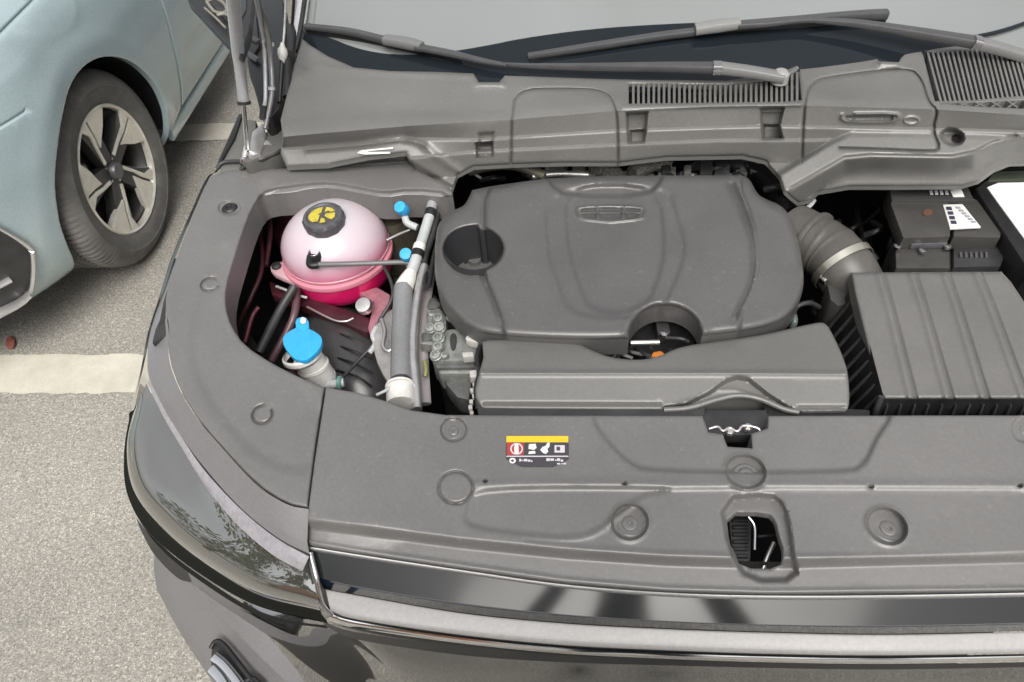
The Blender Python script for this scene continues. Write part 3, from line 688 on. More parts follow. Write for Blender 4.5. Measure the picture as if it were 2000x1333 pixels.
# wing side: rubber blocks and dark body edge
def zc(z): return z
loft('front_wing_side', [[(472, 232, .985), (432, 325, .97), (408, 350, .965), (372, 430, .963), (343, 500, .96), (318, 575, .955), (296, 640, .945), (284, 700, .93), (262, 800, .90)],
                         [(462, 240, .95), (424, 330, .93), (400, 355, .925), (364, 435, .92), (335, 505, .92), (310, 585, .915), (288, 655, .90), (274, 730, .88), (252, 815, .84)],
                         [(468, 262, .7), (440, 340, .7), (400, 400, .7), (372, 470, .7), (345, 545, .7), (320, 625, .7), (300, 700, .7), (290, 780, .7), (270, 880, .68)]], GLOSS, suv, nu=50, nv=5, label='glossy black left front wing')
prism('wing_rubber_block', [(346, 503), (362, 505), (338, 590), (330, 618), (308, 640), (318, 590)], .972, .02, RUB, suv, bev=.003)
prism('wing_rubber_block', [(312, 622), (330, 615), (334, 640), (328, 655), (296, 670), (302, 645)], .971, .02, RUB, suv, bev=.003)

# grille strips
u_ = [598, 700, 900, 1100, 1300, 1500, 1750, 2120]
def row(vs, z, du=0): return [(a+du if i == 0 else a, b, z) for i, (a, b) in enumerate(zip(u_, vs))]
loft('grille_top_bead', [row((1068, 1084, 1114, 1142, 1158, 1164, 1163, 1156), .948, 4), row((1072, 1088, 1118, 1146, 1162, 1168, 1167, 1160), .946, 4), row((1075, 1091, 1121, 1149, 1166, 1172, 1171, 1164), .94, 4)], SILV, suv, nu=90, nv=3)
loft('grille_gloss_strip', [row((1075, 1091, 1121, 1149, 1166, 1172, 1171, 1164), .94, 6), row((1128, 1146, 1178, 1200, 1213, 1220, 1222, 1214), .925, 22)], GLOSS2, suv, nu=90, nv=8, curved=False)
loft('grille_groove', [row((1128, 1146, 1178, 1200, 1213, 1220, 1222, 1214), .925, 22), row((1150, 1162, 1196, 1216, 1227, 1234, 1238, 1230), .895, 34)], mat('dark_blue_gloss', (.012, .02, .035), .12, coat=.6), suv, nu=90, nv=4, curved=False)
loft('grille_chrome_bar', [row((1152, 1164, 1198, 1218, 1229, 1236, 1240, 1232), .905, 38), row((1156, 1168, 1202, 1222, 1233, 1240, 1244, 1236), .9055, 39), row((1190, 1207, 1237, 1257, 1267, 1274, 1277, 1270), .897, 47), row((1194, 1210, 1240, 1260, 1270, 1277, 1280, 1273), .885, 48)], mat('satin_chrome_bar', (.27, .263, .26), .42, metal=.1, blotch=.025, bscale=9), suv, nu=100, nv=4, label='broad satin chrome bar across the top of the grille')
loft('grille_lower_line', [row((1196, 1212, 1242, 1262, 1272, 1279, 1282, 1275), .882, 48), row((1199, 1215, 1246, 1266, 1276, 1283, 1286, 1279), .876, 48)], BLK, suv, nu=90, nv=2, curved=False)
loft('grille_lower_chrome', [row((1199, 1215, 1246, 1266, 1276, 1283, 1286, 1279), .88, 46), row((1206, 1222, 1252, 1272, 1282, 1289, 1292, 1285), .876, 44), row((1212, 1228, 1257, 1277, 1287, 1294, 1297, 1290), .862, 40)], CHR2, suv, nu=90, nv=3)
tube('grille_corner_chrome', [(606, 1080, .945), (618, 1128, .932), (628, 1175, .905), (650, 1200, .886)], .0035, CHR, suv)
tube('grille_corner_gap', [(600, 1066, .948), (608, 1110, .936), (614, 1140, .925)], .003, BLK, suv)
# ------------------------------------------------------------------ cowl
def c1(u): return I1(u, [540, 600, 800, 1000, 1200, 1400, 1560, 1830, 2000, 2120], [268, 262, 245, 233, 216, 207, 205, 213, 224, 232])
def c2(u): return I1(u, [540, 600, 800, 930, 1200, 1500, 1850, 2120], [292, 290, 272, 274, 256, 247, 254, 262])
def c3(u): return I1(u, [540, 600, 780, 850, 930, 1210, 1400, 1620, 1700, 2120], [330, 326, 312, 304, 297, 283, 275, 274, 280, 290])
BK = [(1490, 420), (1512, 346), (1622, 280), (1660, 262), (1850, 264), (2160, 275), (2160, 440), (1490, 440)]
def z_cowl(u, v):
    u = np.asarray(u, float); v = np.asarray(v, float)
    a, b, c = c1(u), c2(u), c3(u)
    z = 1.078-.00008*(v-150)
    z = z+.010*np.exp(-((v-a+7)/24)**2)*(v < a-7)+.010*(v >= a-7)
    def seg(v0, v1, drop): return -drop*np.clip((v-v0)/np.maximum(v1-v0, 4), 0, 1)
    zt = z+seg(a+1, b-3, .030)
    z = zt+seg(b+2, c-3, .018)+seg(c+2, c+45, .042)
    cr = I1(u, [1500, 1548, 1650, 1700, 1860, 1905, 1940, 1985, 2120], [396, 368, 309, 304, 307, 298, 279, 268, 262])
    zb = zt-.0003*np.clip(v-b, 0, None)-.0010*np.clip(v-cr, 0, 36)-.0004*np.clip(v-cr-36, 0, None)
    m = sst(.5-sdf(u, v, BK)/11)
    z = z*(1-m)+zb*m
    z = z-.022*sst((850-u)/330)*sst((v-190)/120)
    return z
CW = [(590, 76), (605, 88), (640, 110), (690, 132), (760, 139), (860, 141), (925, 144), (935, 161), (975, 161), (986, 148), (1100, 152), (1250, 156), (1420, 158), (1470, 150), (1530, 134), (1575, 118), (1620, 112), (1708, 100), (1716, 120), (1755, 122), (1768, 98), (1830, 92), (1900, 88), (1960, 98), (2120, 120),
      (2120, 322), (2060, 316), (1975, 318), (1945, 330), (1915, 352), (1880, 363), (1760, 364), (1660, 364), (1600, 374), (1585, 390), (1560, 396), (1545, 384), (1532, 372), (1524, 345), (1495, 314), (1450, 304), (1300, 307), (1210, 318), (1100, 318), (1000, 321), (925, 325), (893, 342), (882, 373), (840, 352), (812, 332), (792, 298), (720, 306), (640, 322), (560, 326), (548, 300), (552, 262), (548, 235), (562, 180), (574, 130), (584, 100)]
vent1 = [(1228, 164), (1420, 166), (1440, 163)]+[(1470, 162), (1530, 155), (1560, 138), (1566, 196), (1530, 199), (1228, 203)]
vent2 = [(1802, 104), (1905, 100), (1960, 112), (2100, 140), (2100, 190), (1990, 188), (1900, 196), (1826, 198)]
vent3 = [(1834, 203), (1900, 201), (2000, 196), (2100, 192), (2100, 216), (2000, 213), (1900, 208)]
_us = list(range(545, 2120, 12))
cf = [('line', [(q, float(f_(q))+o_) for q in _us], 0, 5) for f_, o_ in ((c1, 0), (c2, 0), (c3, 0))]+[

      ('line', [(998, 322), (1000, 232)]+chaikin([(1000, 232), (1008, 176), (1100, 173), (1185, 177), (1204, 215), (1207, 260), (1207, 322)], 2, False), -.0045, 2.2),
      ('line', chaikin([(1566, 318), (1570, 210), (1580, 160), (1640, 148), (1775, 132), (1800, 155), (1812, 200), (1832, 216), (1820, 252), (1836, 290), (1822, 297), (1720, 292), (1640, 290)], 2, False), -.0045, 2.4),
      ('poly', [(930, 280), (962, 278), (962, 306), (932, 308)], -.018, 5), ('poly', [(936, 262), (964, 260), (962, 284), (938, 286)], -.006, 8),
      ('poly', [(1224, 222), (1264, 220), (1260, 262), (1256, 278), (1228, 279)], -.013, 6), ('poly', [(1232, 256), (1262, 254), (1258, 276), (1232, 278)], -.012, 5),
      ('poly', [(1486, 214), (1530, 212), (1522, 245), (1528, 270), (1490, 272)], -.013, 6), ('poly', [(1492, 245), (1522, 245), (1526, 268), (1492, 270)], -.012, 5),
      ('poly', circle(1860, 268, 22, 15, rot=.2), -.014, 8), ('poly', circle(1868, 272, 9, 8), -.01, 4),
      ('line', chaikin([(1645, 224), (1750, 222), (1757, 231), (1740, 240), (1655, 239), (1642, 232)], 1)+[(1645, 226)], .003, 3),
      ('poly', [(1652, 228), (1745, 226), (1742, 236), (1658, 236)], -.004, 4), ('line', circle(1780, 236, 14, 7)+[(1794, 236)], .0015, 2.5),
      # right hand block
      ('line', [(1548, 366), (1650, 308), (1700, 303), (1860, 306), (1905, 296), (1940, 278), (1985, 266)], -.003, 3),
      ('line', [(1512, 346), (1622, 280), (1660, 262)], 0, 7),
      # left hand block
      ('poly', [(775, 316), (800, 318), (886, 366), (900, 400), (780, 400)], -.010, 12),
      ('line', [(600, 292), (700, 284), (780, 272), (808, 276), (828, 284)], .004, 5),
      ('line', [(828, 284), (845, 300), (900, 338)], .003, 7),
      # broad hollow at the left and cut-outs' rims
      ('poly', chaikin([(560, 150), (640, 170), (760, 205), (1000, 208), (1000, 226), (800, 236), (600, 250), (560, 250)], 2), -.005, 40),
      ('line', [(590, 128), (690, 138), (920, 150)], .002, 6),
      ('line', [(1216, 210), (1400, 206), (1562, 203)], .003, 5), ('line', [(1440, 160), (1500, 160), (1545, 140), (1566, 120)], .003, 6),
      ('line', [(932, 166), (980, 166)], .006, 6), ('line', [(1722, 122), (1752, 124)], .006, 8)]
cowl = panel('cowl_panel', CW, hz(z_cowl), COWL, suv, holes=[vent1, vent2, vent3], feats=cf, skirt=.008, holedepth=.02, edge=(6, .003),
             label='long grey scuttle panel under the windscreen with two air intakes')
# vent slats
def slat(u0, v0, u1, v1, hw, z=None):
    za = float(z_cowl(np.array(u0), np.array(v0)))-.0015; zb = float(z_cowl(np.array(u1), np.array(v1)))-.0015
    V = []
    for (u, v, zz) in ((u0, v0, za), (u1, v1, zb)):
        for du, dzz in ((-hw, 0), (hw, 0), (hw, -.012), (-hw, -.012)): V.append(Vector(at(u+du, v, zz))+Vector((0, 0, dzz)))
    F = [(0, 1, 5, 4), (1, 2, 6, 5), (3, 0, 4, 7), (2, 3, 7, 6), (0, 3, 2, 1), (4, 5, 6, 7)]
    return mk('slat', V, F, COWL, cowl, sharp=20)
for k in range(33):
    u = 1237+10*k
    top = 163 if u < 1450 else I1(u, [1450, 1530, 1566], [161, 153, 135]); bot = I1(u, [1228, 1530, 1566], [204, 200, 197])
    slat(u, float(top), u, float(bot), 2.4)
for k in range(31):
    u = 1812+9.6*k; ub = u+26-.28*k
    top = float(I1(u, [1802, 1905, 1960, 2100], [102, 99, 111, 139])); bot = float(I1(ub, [1826, 1900, 1990, 2100], [199, 197, 189, 191]))
    slat(u, top, ub, bot, 2.2)
for k in range(9):
    a = 1850+32*k; vb = float(I1(a, [1834, 2100], [205, 214])); vt = float(I1(a, [1834, 2000, 2100], [203, 197, 193]))
    for s in (-1, 1):
        slat(a-s*9, vb, a+s*9, vt, 2.2)
# seat of the vents: dark plenum
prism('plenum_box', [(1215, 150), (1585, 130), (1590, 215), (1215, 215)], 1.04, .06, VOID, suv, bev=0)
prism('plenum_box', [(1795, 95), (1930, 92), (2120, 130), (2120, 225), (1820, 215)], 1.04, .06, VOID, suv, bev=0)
# white arrow marks on the left of the cowl
for pl in ([(697, 299), (706, 294), (768, 288), (768, 291), (720, 295), (716, 298)], [(697, 299), (716, 297), (762, 297), (762, 300), (712, 302)]):
    panel('white_mark', pl, lambda u, v, h: at(u, v, z_cowl(u, v)+.003+h), PAINTW, suv, coarse=8, fine=4, skirt=.0005)

# hinge, seals and struts at the left
HZ = .985
prism('hinge_cover', chaikin([(470, 314), (505, 292), (512, 262), (540, 245), (562, 246), (570, 262), (556, 284), (530, 300), (505, 308), (484, 318)], 1), 1.012, .045, mat('hinge_cover_plastic', (.085, .083, .078), .5, blotch=.15), suv, bev=.004, label='dark rounded hinge cover at the left end of the cowl')
tube('hinge_cover_edge', [(572, 264, 1.008), (552, 290, 1.006), (528, 304, 1.005), (503, 313, 1.005), (470, 316, 1.0)], .0055, RUB, suv)
prism('wing_flange', [(429, 313), (470, 232), (500, 235), (500, 300), (474, 316), (468, 330), (430, 336)], .985, .02, mat('wing_flange_plastic', (.11, .11, .1), .4, blotch=.1), suv, bev=.003)
prism('wing_edge_seal', [(424, 318), (466, 222), (474, 222), (458, 270), (446, 290), (432, 316)], .99, .03, BLK, suv, bev=.003)
tube('wing_lip', [(424, 330, .985), (436, 318, .99), (470, 316, .992), (480, 322, .992), (470, 332, .985)], .004, RUB, suv)
prism('spring_seat', [(484, 305), (492, 258), (512, 240), (520, 262), (508, 300)], 1.018, .02, ALUP, suv, bev=.003)
tube('gas_strut', [(480, 316, .99), (483, 290, 1.02), (475, 202, 1.10)], .0042, CHR2, suv, sub=1, label='chrome rod of the bonnet gas strut')
tube('gas_strut_tube', [(476, 200, 1.10), (465, 105, 1.19), (450, -60, 1.38)], .0105, STRUT, suv, sub=1, label='grey cylinder of the bonnet gas strut')
tube('strut_collar', [(477, 204, 1.098), (476, 198, 1.103)], .0125, BLK, suv, sub=1)
tube('strut_foot', [(476, 316, 1.0), (480, 300, 1.01), (483, 286, 1.02)], .006, STRUT, suv, sub=1)
lathe('strut_ball', [(.0, -.010), (.007, -.006), (.009, 0), (.007, .006), (0, .010)], Vector(at(477, 313, 1.006)), CHR, suv, n=16)
tube('hinge_arm', [(515, 212, 1.06), (519, 184, 1.075), (515, 79, 1.15), (501, 0, 1.25), (494, -60, 1.33)], .0038, STRUT, suv)
tube('hinge_arm_boot', [(513, 232, 1.05), (515, 210, 1.06)], .0065, BLK, suv, sub=1)
tube('hinge_arm', [(518, 252, 1.035), (531, 184, 1.075), (529, 118, 1.12), (521, 52, 1.18), (504, 0, 1.245), (496, -60, 1.33)], .005, mat('hinge_steel', (.15, .15, .15), .35, metal=.4), suv)
for q_ in ((531, 176), (529, 90)):
    tube('arm_clip', [(q_[0], q_[1], 1.075+(184-q_[1])*.0007), (q_[0]-.5, q_[1]-6, 1.08+(184-q_[1])*.0007)], .0068, STRUT, suv, sub=1)
prism('hinge_spot', [(508, 270), (524, 276), (530, 282), (512, 282)], 1.0145, .002, SILV, suv, bev=.0005)
HB = mat('hinge_black', (.010, .010, .011), .4, blotch=.3, bscale=30)
prism('hinge_reinforcement', chaikin([(462, -30), (500, -40), (550, -30), (556, 70), (560, 130), (558, 185), (538, 225), (512, 235), (496, 170), (484, 140), (478, 60)], 1), 1.05, .05, HB, suv, bev=.004)
prism('hinge_rib', [(480, 40), (500, 30), (506, 90), (492, 110)], 1.056, .01, BLK2, suv, bev=.003)
prism('hinge_rib', [(486, 66), (508, 76), (500, 82), (484, 74)], 1.06, .006, mat('hinge_rib_grey', (.12, .12, .12), .4), suv, bev=.002)
prism('hinge_rib', [(482, 96), (506, 112), (498, 118), (482, 106)], 1.06, .006, mat('hinge_rib_grey2', (.12, .12, .12), .4), suv, bev=.002)
prism('scuttle_end', [(520, 120), (560, 110), (556, 200), (548, 240), (520, 250)], 1.0, .1, BLK, suv, bev=.004)
lathe('hose_connector', [(.003, .02), (.0055, .012), (.009, .008), (.010, 0), (.008, -.008), (.005, -.012), (.004, -.024), (0, -.025)], Vector(at(552, 105, 1.11)), mat('connector_white', (.5, .5, .48), .4), suv, n=20, axis=(.1, .5, .8))
tube('connector_wire', [(553, 90, 1.12), (556, 50, 1.15), (558, 0, 1.2), (556, -50, 1.25)], .0022, SLEEVE, suv)
tube('connector_hose', [(551, 118, 1.10), (549, 150, 1.08), (546, 200, 1.05)], .0045, BLK, suv)
tube('drain_hose', [(560, 190, 1.06), (561, 150, 1.08), (562, 110, 1.10)], .0075, BLK, suv)
prism('pillar_block', [(560, 44), (574, 46), (572, 100), (560, 98)], 1.14, .02, BLK, suv, bev=.003)
tube('pillar_block_wire', [(571, 46, 1.14), (574, 0, 1.19), (576, -50, 1.24)], .003, BLK, suv)
# windscreen pillar
WSM = .5
def ws0(x): return 1.225+.20*((x-.26)/.79)**2
def wspos(u, v, h):
    d = ray(u, v); lo = np.full(np.shape(u), .3); hi = np.full(np.shape(u), 6.0); o0 = np.array([0, 0, CAMH])
    for _ in range(40):
        mid = (lo+hi)/2; p = d*mid[..., None]+o0
        zz = 1.066+(p[..., 1]-ws0(p[..., 0]))*WSM+h
        ins = p[..., 2] < zz; hi = np.where(ins, mid, hi); lo = np.where(ins, lo, mid)
    return d*((lo+hi)/2)[..., None]+o0
GLASS = mat('windscreen_glass', (.30, .31, .305), .03, coat=1, spec=1, ior=1.8)
GLASS.node_tree.nodes['Principled BSDF'].inputs['Base Color'].default_value = (.17, .18, .175, 1)
panel('windscreen', [(588, 60), (600, -500), (2300, -500), (2300, 180), (1400, 175), (1000, 175), (700, 150), (600, 100)], wspos, GLASS, suv, coarse=30, fine=20, step=20, skirt=.004, label='laminated windscreen mirroring the pale sky')
FRIT_REFL = mat('windscreen_border_and_reflection', (.010, .0135, .017), .05, coat=0, spec=.25)  # printed border plus the raised bonnet's dark reflection painted into the colour
band = chaikin([(588, 58), (640, 72), (700, 97), (768, 108), (850, 106), (950, 90), (1020, 75), (1150, 57), (1300, 47), (1440, 42), (1600, 41), (1740, 58), (1830, 78), (1900, 88), (1960, 98), (1960, 130), (1700, 150), (1400, 180), (1000, 180), (700, 150), (600, 110)], 2)
panel('border_with_bonnet_reflection', band, lambda u, v, h: wspos(u, v, h+.003), FRIT_REFL, suv, coarse=25, fine=15, step=8, skirt=.002, label='dark blue-black border and painted bonnet reflection along the foot of the windscreen')
tube('windscreen_seal', None, .004, FRIT_REFL, suv, pts3=[Vector(wspos(np.array(float(a)), np.array(float(b)), .006)) for a, b in ((1905, 72), (1950, 62), (2000, 46), (2060, 20))], r2=.003)
tube('pillar_trim', None, .011, STRUT, suv, pts3=[Vector(wspos(np.array(float(a)), np.array(float(b)), .01)) for a, b in ((572, 105), (582, 60), (592, 0), (600, -80), (615, -250))], r2=.008, pw=3)
tube('pillar_seal', None, .005, BLK, suv, pts3=[Vector(wspos(np.array(float(a)), np.array(float(b)), .02)) for a, b in ((577, 100), (586, 60), (595, 0), (603, -80), (618, -250))])
tube('pillar_edge', None, .006, SILV, suv, pts3=[Vector(wspos(np.array(float(a)), np.array(float(b)), .012)) for a, b in ((590, 60), (598, 0), (606, -80), (620, -250))])
# roof so that the car goes on behind
def body_roof():
    V = [(-.56, 2.0, 1.42), (1.0, 2.0, 1.42), (-.52, 2.5, 1.66), (.96, 2.5, 1.66), (-.5, 4.2, 1.66), (.94, 4.2, 1.66), (-.6, 4.7, 1.2), (1.04, 4.7, 1.2)]
    F = [(0, 1, 3, 2), (2, 3, 5, 4), (4, 5, 7, 6)]
    return mk('roof', V, F, GLOSS, suv, sharp=30)
body_roof()
def side(sx, name):
    x = .22+sx*.94
    pr = [(1.15, .95), (1.6, 1.02), (4.6, 1.08), (4.75, .9), (4.75, .3), (1.2, .3)]
    V = [(x, a, b) for a, b in pr]+[(x-sx*.06, a, b) for a, b in pr]; n = len(pr)
    F = [tuple(range(n)), tuple(range(n, 2*n))[::-1]]+[(i, (i+1) % n, n+(i+1) % n, n+i) for i in range(n)]
    return mk(name, V, F, GLOSS, suv, sharp=30)
side(1, 'body_side'); 
mk('body_side', [(-.66, 1.5, .95), (-.66, 4.7, 1.05), (-.70, 4.7, .3), (-.70, 1.5, .3)], [(0, 1, 2, 3)], GLOSS, suv)
mk('tailgate', [(-.68, 4.7, .3), (1.16, 4.7, .3), (1.04, 4.7, 1.2), (-.6, 4.7, 1.2)], [(0, 1, 2, 3)], GLOSS, suv)
# raised bonnet (its foot shows by the left hinge)
def bonnet():
    hinge_y, hz_, ang = 1.36, 1.13, R(74)
    n, m = 20, 12; V = []
    for i in range(n+1):
        s = i/n; x = -.60+1.66*s; xx = (x-.23)/.83
        for j in range(m+1):
            t = j/m; L_ = .98*t*(1-.10*abs(xx)**3*t)
            crown = .05*(1-xx*xx)+.05*math.sin(t*math.pi)
            V.append((x, hinge_y-.06-L_*math.cos(ang)+crown*math.sin(ang)-.0, hz_+.02+L_*math.sin(ang)+crown*.3))
    F = [(i*(m+1)+j, (i+1)*(m+1)+j, (i+1)*(m+1)+j+1, i*(m+1)+j+1) for i in range(n) for j in range(m)]
    b0 = len(V); V += [(a, b-.022, c-.008) for a, b, c in V]
    F += [tuple(q+b0 for q in f[::-1]) for f in F]
    return mk('bonnet', V, F, GLOSS, suv, label='raised black bonnet')
bn_corner = V3([(362, -40), (452, 92), (490, 170), (520, 110), (560, 0), (560, -60)], 1.14)
prism('bonnet_hinge_corner', [(350, -60), (366, 0), (452, 92), (470, 105), (486, 60), (500, -60)], 1.2, .02, BLK, suv, bev=.004, label='rear left corner of the raised bonnet')
prism('bonnet_inner_frame', [(395, -60), (405, 0), (440, 40), (462, 55), (480, 20), (485, -60)], 1.203, .008, BLK2, suv, bev=.002)
LAT = mat('bonnet_lattice', (.2, .19, .16), .5, blotch=.2)
tube('bonnet_lattice', [(404, 4, 1.21), (420, -2, 1.21), (436, 6, 1.21), (443, 20, 1.21), (434, 26, 1.21), (418, 22, 1.21), (404, 4, 1.21)], .003, LAT, suv)
tube('bonnet_lattice', [(424, 30, 1.21), (440, 28, 1.21), (450, 36, 1.21), (452, 46, 1.21)], .003, LAT, suv)
tube('bonnet_lattice', [(400, 16, 1.21), (420, 34, 1.21), (440, 54, 1.21)], .002, LAT, suv)

# wipers
def wp(u, v, h): return Vector(wspos(np.array(float(u)), np.array(float(v)), h))
def bar(name, l, wd, ht, m, par, pw=4, sub=4, n=12, **kw):
    P = [wp(*q) for q in l]; path = spline([tuple(p) for p in P], sub) if len(P) > 2 else P
    V, F = sweepdata(path, wd, ht, n, pw); return mk(name, V, F, m, par, sharp=35, **kw)
WIP = mat('wiper_black', (.055, .055, .057), .4, blotch=.1, bscale=30)
w1 = bar('wiper', [(985, 126, .022), (1040, 129, .026), (1150, 131, .032), (1290, 131, .04), (1396, 133, .048)], [.003, .004, .006, .009, .0115], [.003, .004, .006, .007, .008], WIP, suv, label='left wiper lying low across the foot of the windscreen')
bar('wiper_blade', [(596, 52, .014), (680, 62, .016), (756, 80, .016)], [.007, .0075, .008], [.005, .006, .006], WIP, w1)
bar('wiper_blade_rubber', [(600, 62, .005), (700, 76, .005), (800, 97, .005), (900, 122, .005)], .002, .006, BLK, w1)
bar('wiper_joint', [(752, 78, .024), (800, 86, .026), (824, 92, .026)], [.011, .012, .01], [.008, .009, .008], mat('wiper_joint_grey', (.14, .14, .14), .4), w1)
bar('wiper_arm', [(812, 92, .028), (880, 105, .028), (940, 119, .026), (990, 128, .024)], [.008, .0075, .006, .004], [.005, .005, .004, .003], WIP, w1)
bar('wiper_collar', [(1392, 133, .05), (1408, 133, .05)], [.0125, .0125], [.01, .01], CHR, w1, sub=1)
bar('wiper_pivot', [(1406, 133, .048), (1470, 141, .045), (1530, 152, .04)], [.0115, .0115, .012], [.009, .008, .008], mat('pivot_grey', (.2, .2, .197), .35, metal=.3), w1)
lathe('pivot_cap', [(0, .012), (.010, .011), (.0145, .006), (.015, -.01)], wp(1524, 150, .036), mat('pivot_cap', (.26, .26, .25), .4), w1, n=24)
w2 = bar('wiper', [(1590, 40, .03), (1680, 47, .036), (1800, 66, .044), (1908, 84, .052)], [.005, .0075, .0105, .0125], [.004, .006, .008, .009], WIP, suv, label='right wiper with its arm running to the right edge')
bar('wiper_blade', [(1032, 110, .012), (1150, 92, .014), (1280, 72, .014), (1362, 62, .014)], [.006, .0075, .008, .008], [.005, .006, .006, .006], WIP, w2)
bar('wiper_blade', [(1440, 50, .018), (1560, 40, .018), (1660, 31, .018), (1732, 28, .018)], [.008, .008, .008, .009], [.007, .007, .007, .008], WIP, w2)
bar('wiper_blade_rubber', [(1036, 118, .004), (1200, 92, .004), (1380, 66, .004), (1560, 52, .004), (1730, 40, .004)], .002, .006, BLK, w2)
bar('wiper_joint', [(1358, 58, .024), (1400, 51, .026), (1444, 46, .026)], [.011, .013, .011], [.008, .009, .008], mat('wiper_joint_pale', (.2, .2, .195), .4), w2)
bar('wiper_arm', [(1440, 50, .026), (1500, 46, .026), (1560, 40, .028), (1600, 40, .03)], [.009, .008, .006, .005], [.006, .005, .004, .004], WIP, w2)
bar('wiper_pivot', [(1904, 84, .052), (1960, 98, .05), (2030, 122, .045), (2090, 150, .04)], [.0125, .012, .012, .012], [.009, .009, .009, .009], mat('pivot_grey2', (.2, .2, .197), .35, metal=.3), w2)
bar('wiper_collar', [(1900, 82, .054), (1914, 86, .054)], [.0135, .0135], [.01, .01], CHR, w2, sub=1)
# ------------------------------------------------------------------ engine bay: tub
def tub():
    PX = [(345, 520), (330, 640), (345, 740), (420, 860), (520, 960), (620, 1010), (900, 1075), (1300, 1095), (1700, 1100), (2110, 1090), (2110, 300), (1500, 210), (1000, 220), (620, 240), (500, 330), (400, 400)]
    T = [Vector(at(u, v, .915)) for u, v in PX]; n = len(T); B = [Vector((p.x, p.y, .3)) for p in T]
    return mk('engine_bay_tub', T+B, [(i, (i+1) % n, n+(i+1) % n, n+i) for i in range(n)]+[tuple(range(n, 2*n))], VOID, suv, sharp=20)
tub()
rnd = random.Random(11)
# firewall, left inner wing wall with maroon tint, strut tower
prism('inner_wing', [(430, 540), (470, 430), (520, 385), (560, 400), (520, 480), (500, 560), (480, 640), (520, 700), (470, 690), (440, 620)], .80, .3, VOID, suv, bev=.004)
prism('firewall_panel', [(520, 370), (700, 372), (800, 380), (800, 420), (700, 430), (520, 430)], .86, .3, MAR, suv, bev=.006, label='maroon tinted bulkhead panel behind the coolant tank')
lathe('damper_top', [(0, .03), (.028, .03), (.034, .022), (.05, .018), (.058, 0), (.06, -.1)], Vector(at(765, 425, .875)), mat('brown_steel', (.07, .062, .045), .45, metal=.3, blotch=.3, bscale=30), suv, n=36)
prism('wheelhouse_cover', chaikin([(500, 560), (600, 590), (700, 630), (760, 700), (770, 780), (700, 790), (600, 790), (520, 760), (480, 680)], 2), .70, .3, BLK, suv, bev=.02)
# ribbed dark cover behind the washer filler
def cyl_h(name, l, r_, m, par, **k): return tube(name, l, r_, m, par, n=20, **k)
RESM = mat('resonator_plastic', (.045, .044, .046), .33, spec=.8, grain=.1, blotch=.15)
res = tube('air_duct', [(640, 640, .70), (658, 668, .728), (684, 710, .738), (706, 762, .73), (716, 800, .71)], [.045, .072, .084, .082, .078], RESM, suv, n=36, r2=[.05, .078, .084, .082, .078], label='large black rounded duct with moulded ribs beside the washer filler')
for k in range(4):
    b0 = (630+6*k, 618+26*k)
    b0 = (b0[0]+4, b0[1]+26); P = V3([(b0[0], b0[1], .808), (b0[0]+45, b0[1]+14, .822), (b0[0]+92-6*k, b0[1]+34, .804)])
    V, F = sweepdata(spline([tuple(q) for q in P], 5), .0022, .0022, 8); mk('duct_rib', V, F, BLK, res)
tube('wing_brace', [(505, 690, .84), (545, 610, .86), (575, 560, .88)], .008, BLK2, suv)
tube('wing_hose', [(580, 560, .86), (576, 610, .85), (560, 650, .83), (530, 705, .80)], .007, mat('plum_rubber', (.09, .05, .06), .35), suv)
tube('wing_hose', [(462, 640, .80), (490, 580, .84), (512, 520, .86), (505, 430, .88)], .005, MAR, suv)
tube('wing_hose', [(478, 670, .82), (492, 620, .84), (505, 600, .85)], .004, mat('maroon_cable', (.14, .03, .045), .4), suv)
tube('wing_hose', [(450, 560, .84), (480, 500, .86), (495, 440, .88), (530, 398, .90), (600, 396, .9)], .004, BLK2, suv)
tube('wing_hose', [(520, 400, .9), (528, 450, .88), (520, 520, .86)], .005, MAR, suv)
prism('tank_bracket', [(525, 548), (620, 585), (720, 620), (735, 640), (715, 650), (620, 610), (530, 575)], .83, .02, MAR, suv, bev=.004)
tube('bracket_wire', [(540, 560, .845), (556, 566, .85), (575, 575, .85), (600, 582, .845)], .0025, SLEEVE, suv)
tube('bracket_wire', [(600, 600, .84), (650, 625, .84), (675, 628, .84), (690, 622, .84)], .002, ALUP, suv)
GREYH = mat('grey_harness_tape', (.08, .08, .082), .4, blotch=.3, bscale=60)
for k in range(44):
    u, v = rnd.uniform(460, 830), rnd.uniform(400, 780); z = rnd.uniform(.64, .80)
    du, dv = rnd.uniform(-50, 50), rnd.uniform(-50, 50)
    tube('hidden_hose', [(u, v, z), (u+du*.5, v+dv*.5-10, z+.02), (u+du, v+dv, z)], rnd.uniform(.004, .011), rnd.choice([BLK2, BLK, MAR, GREYH]), suv, n=8)

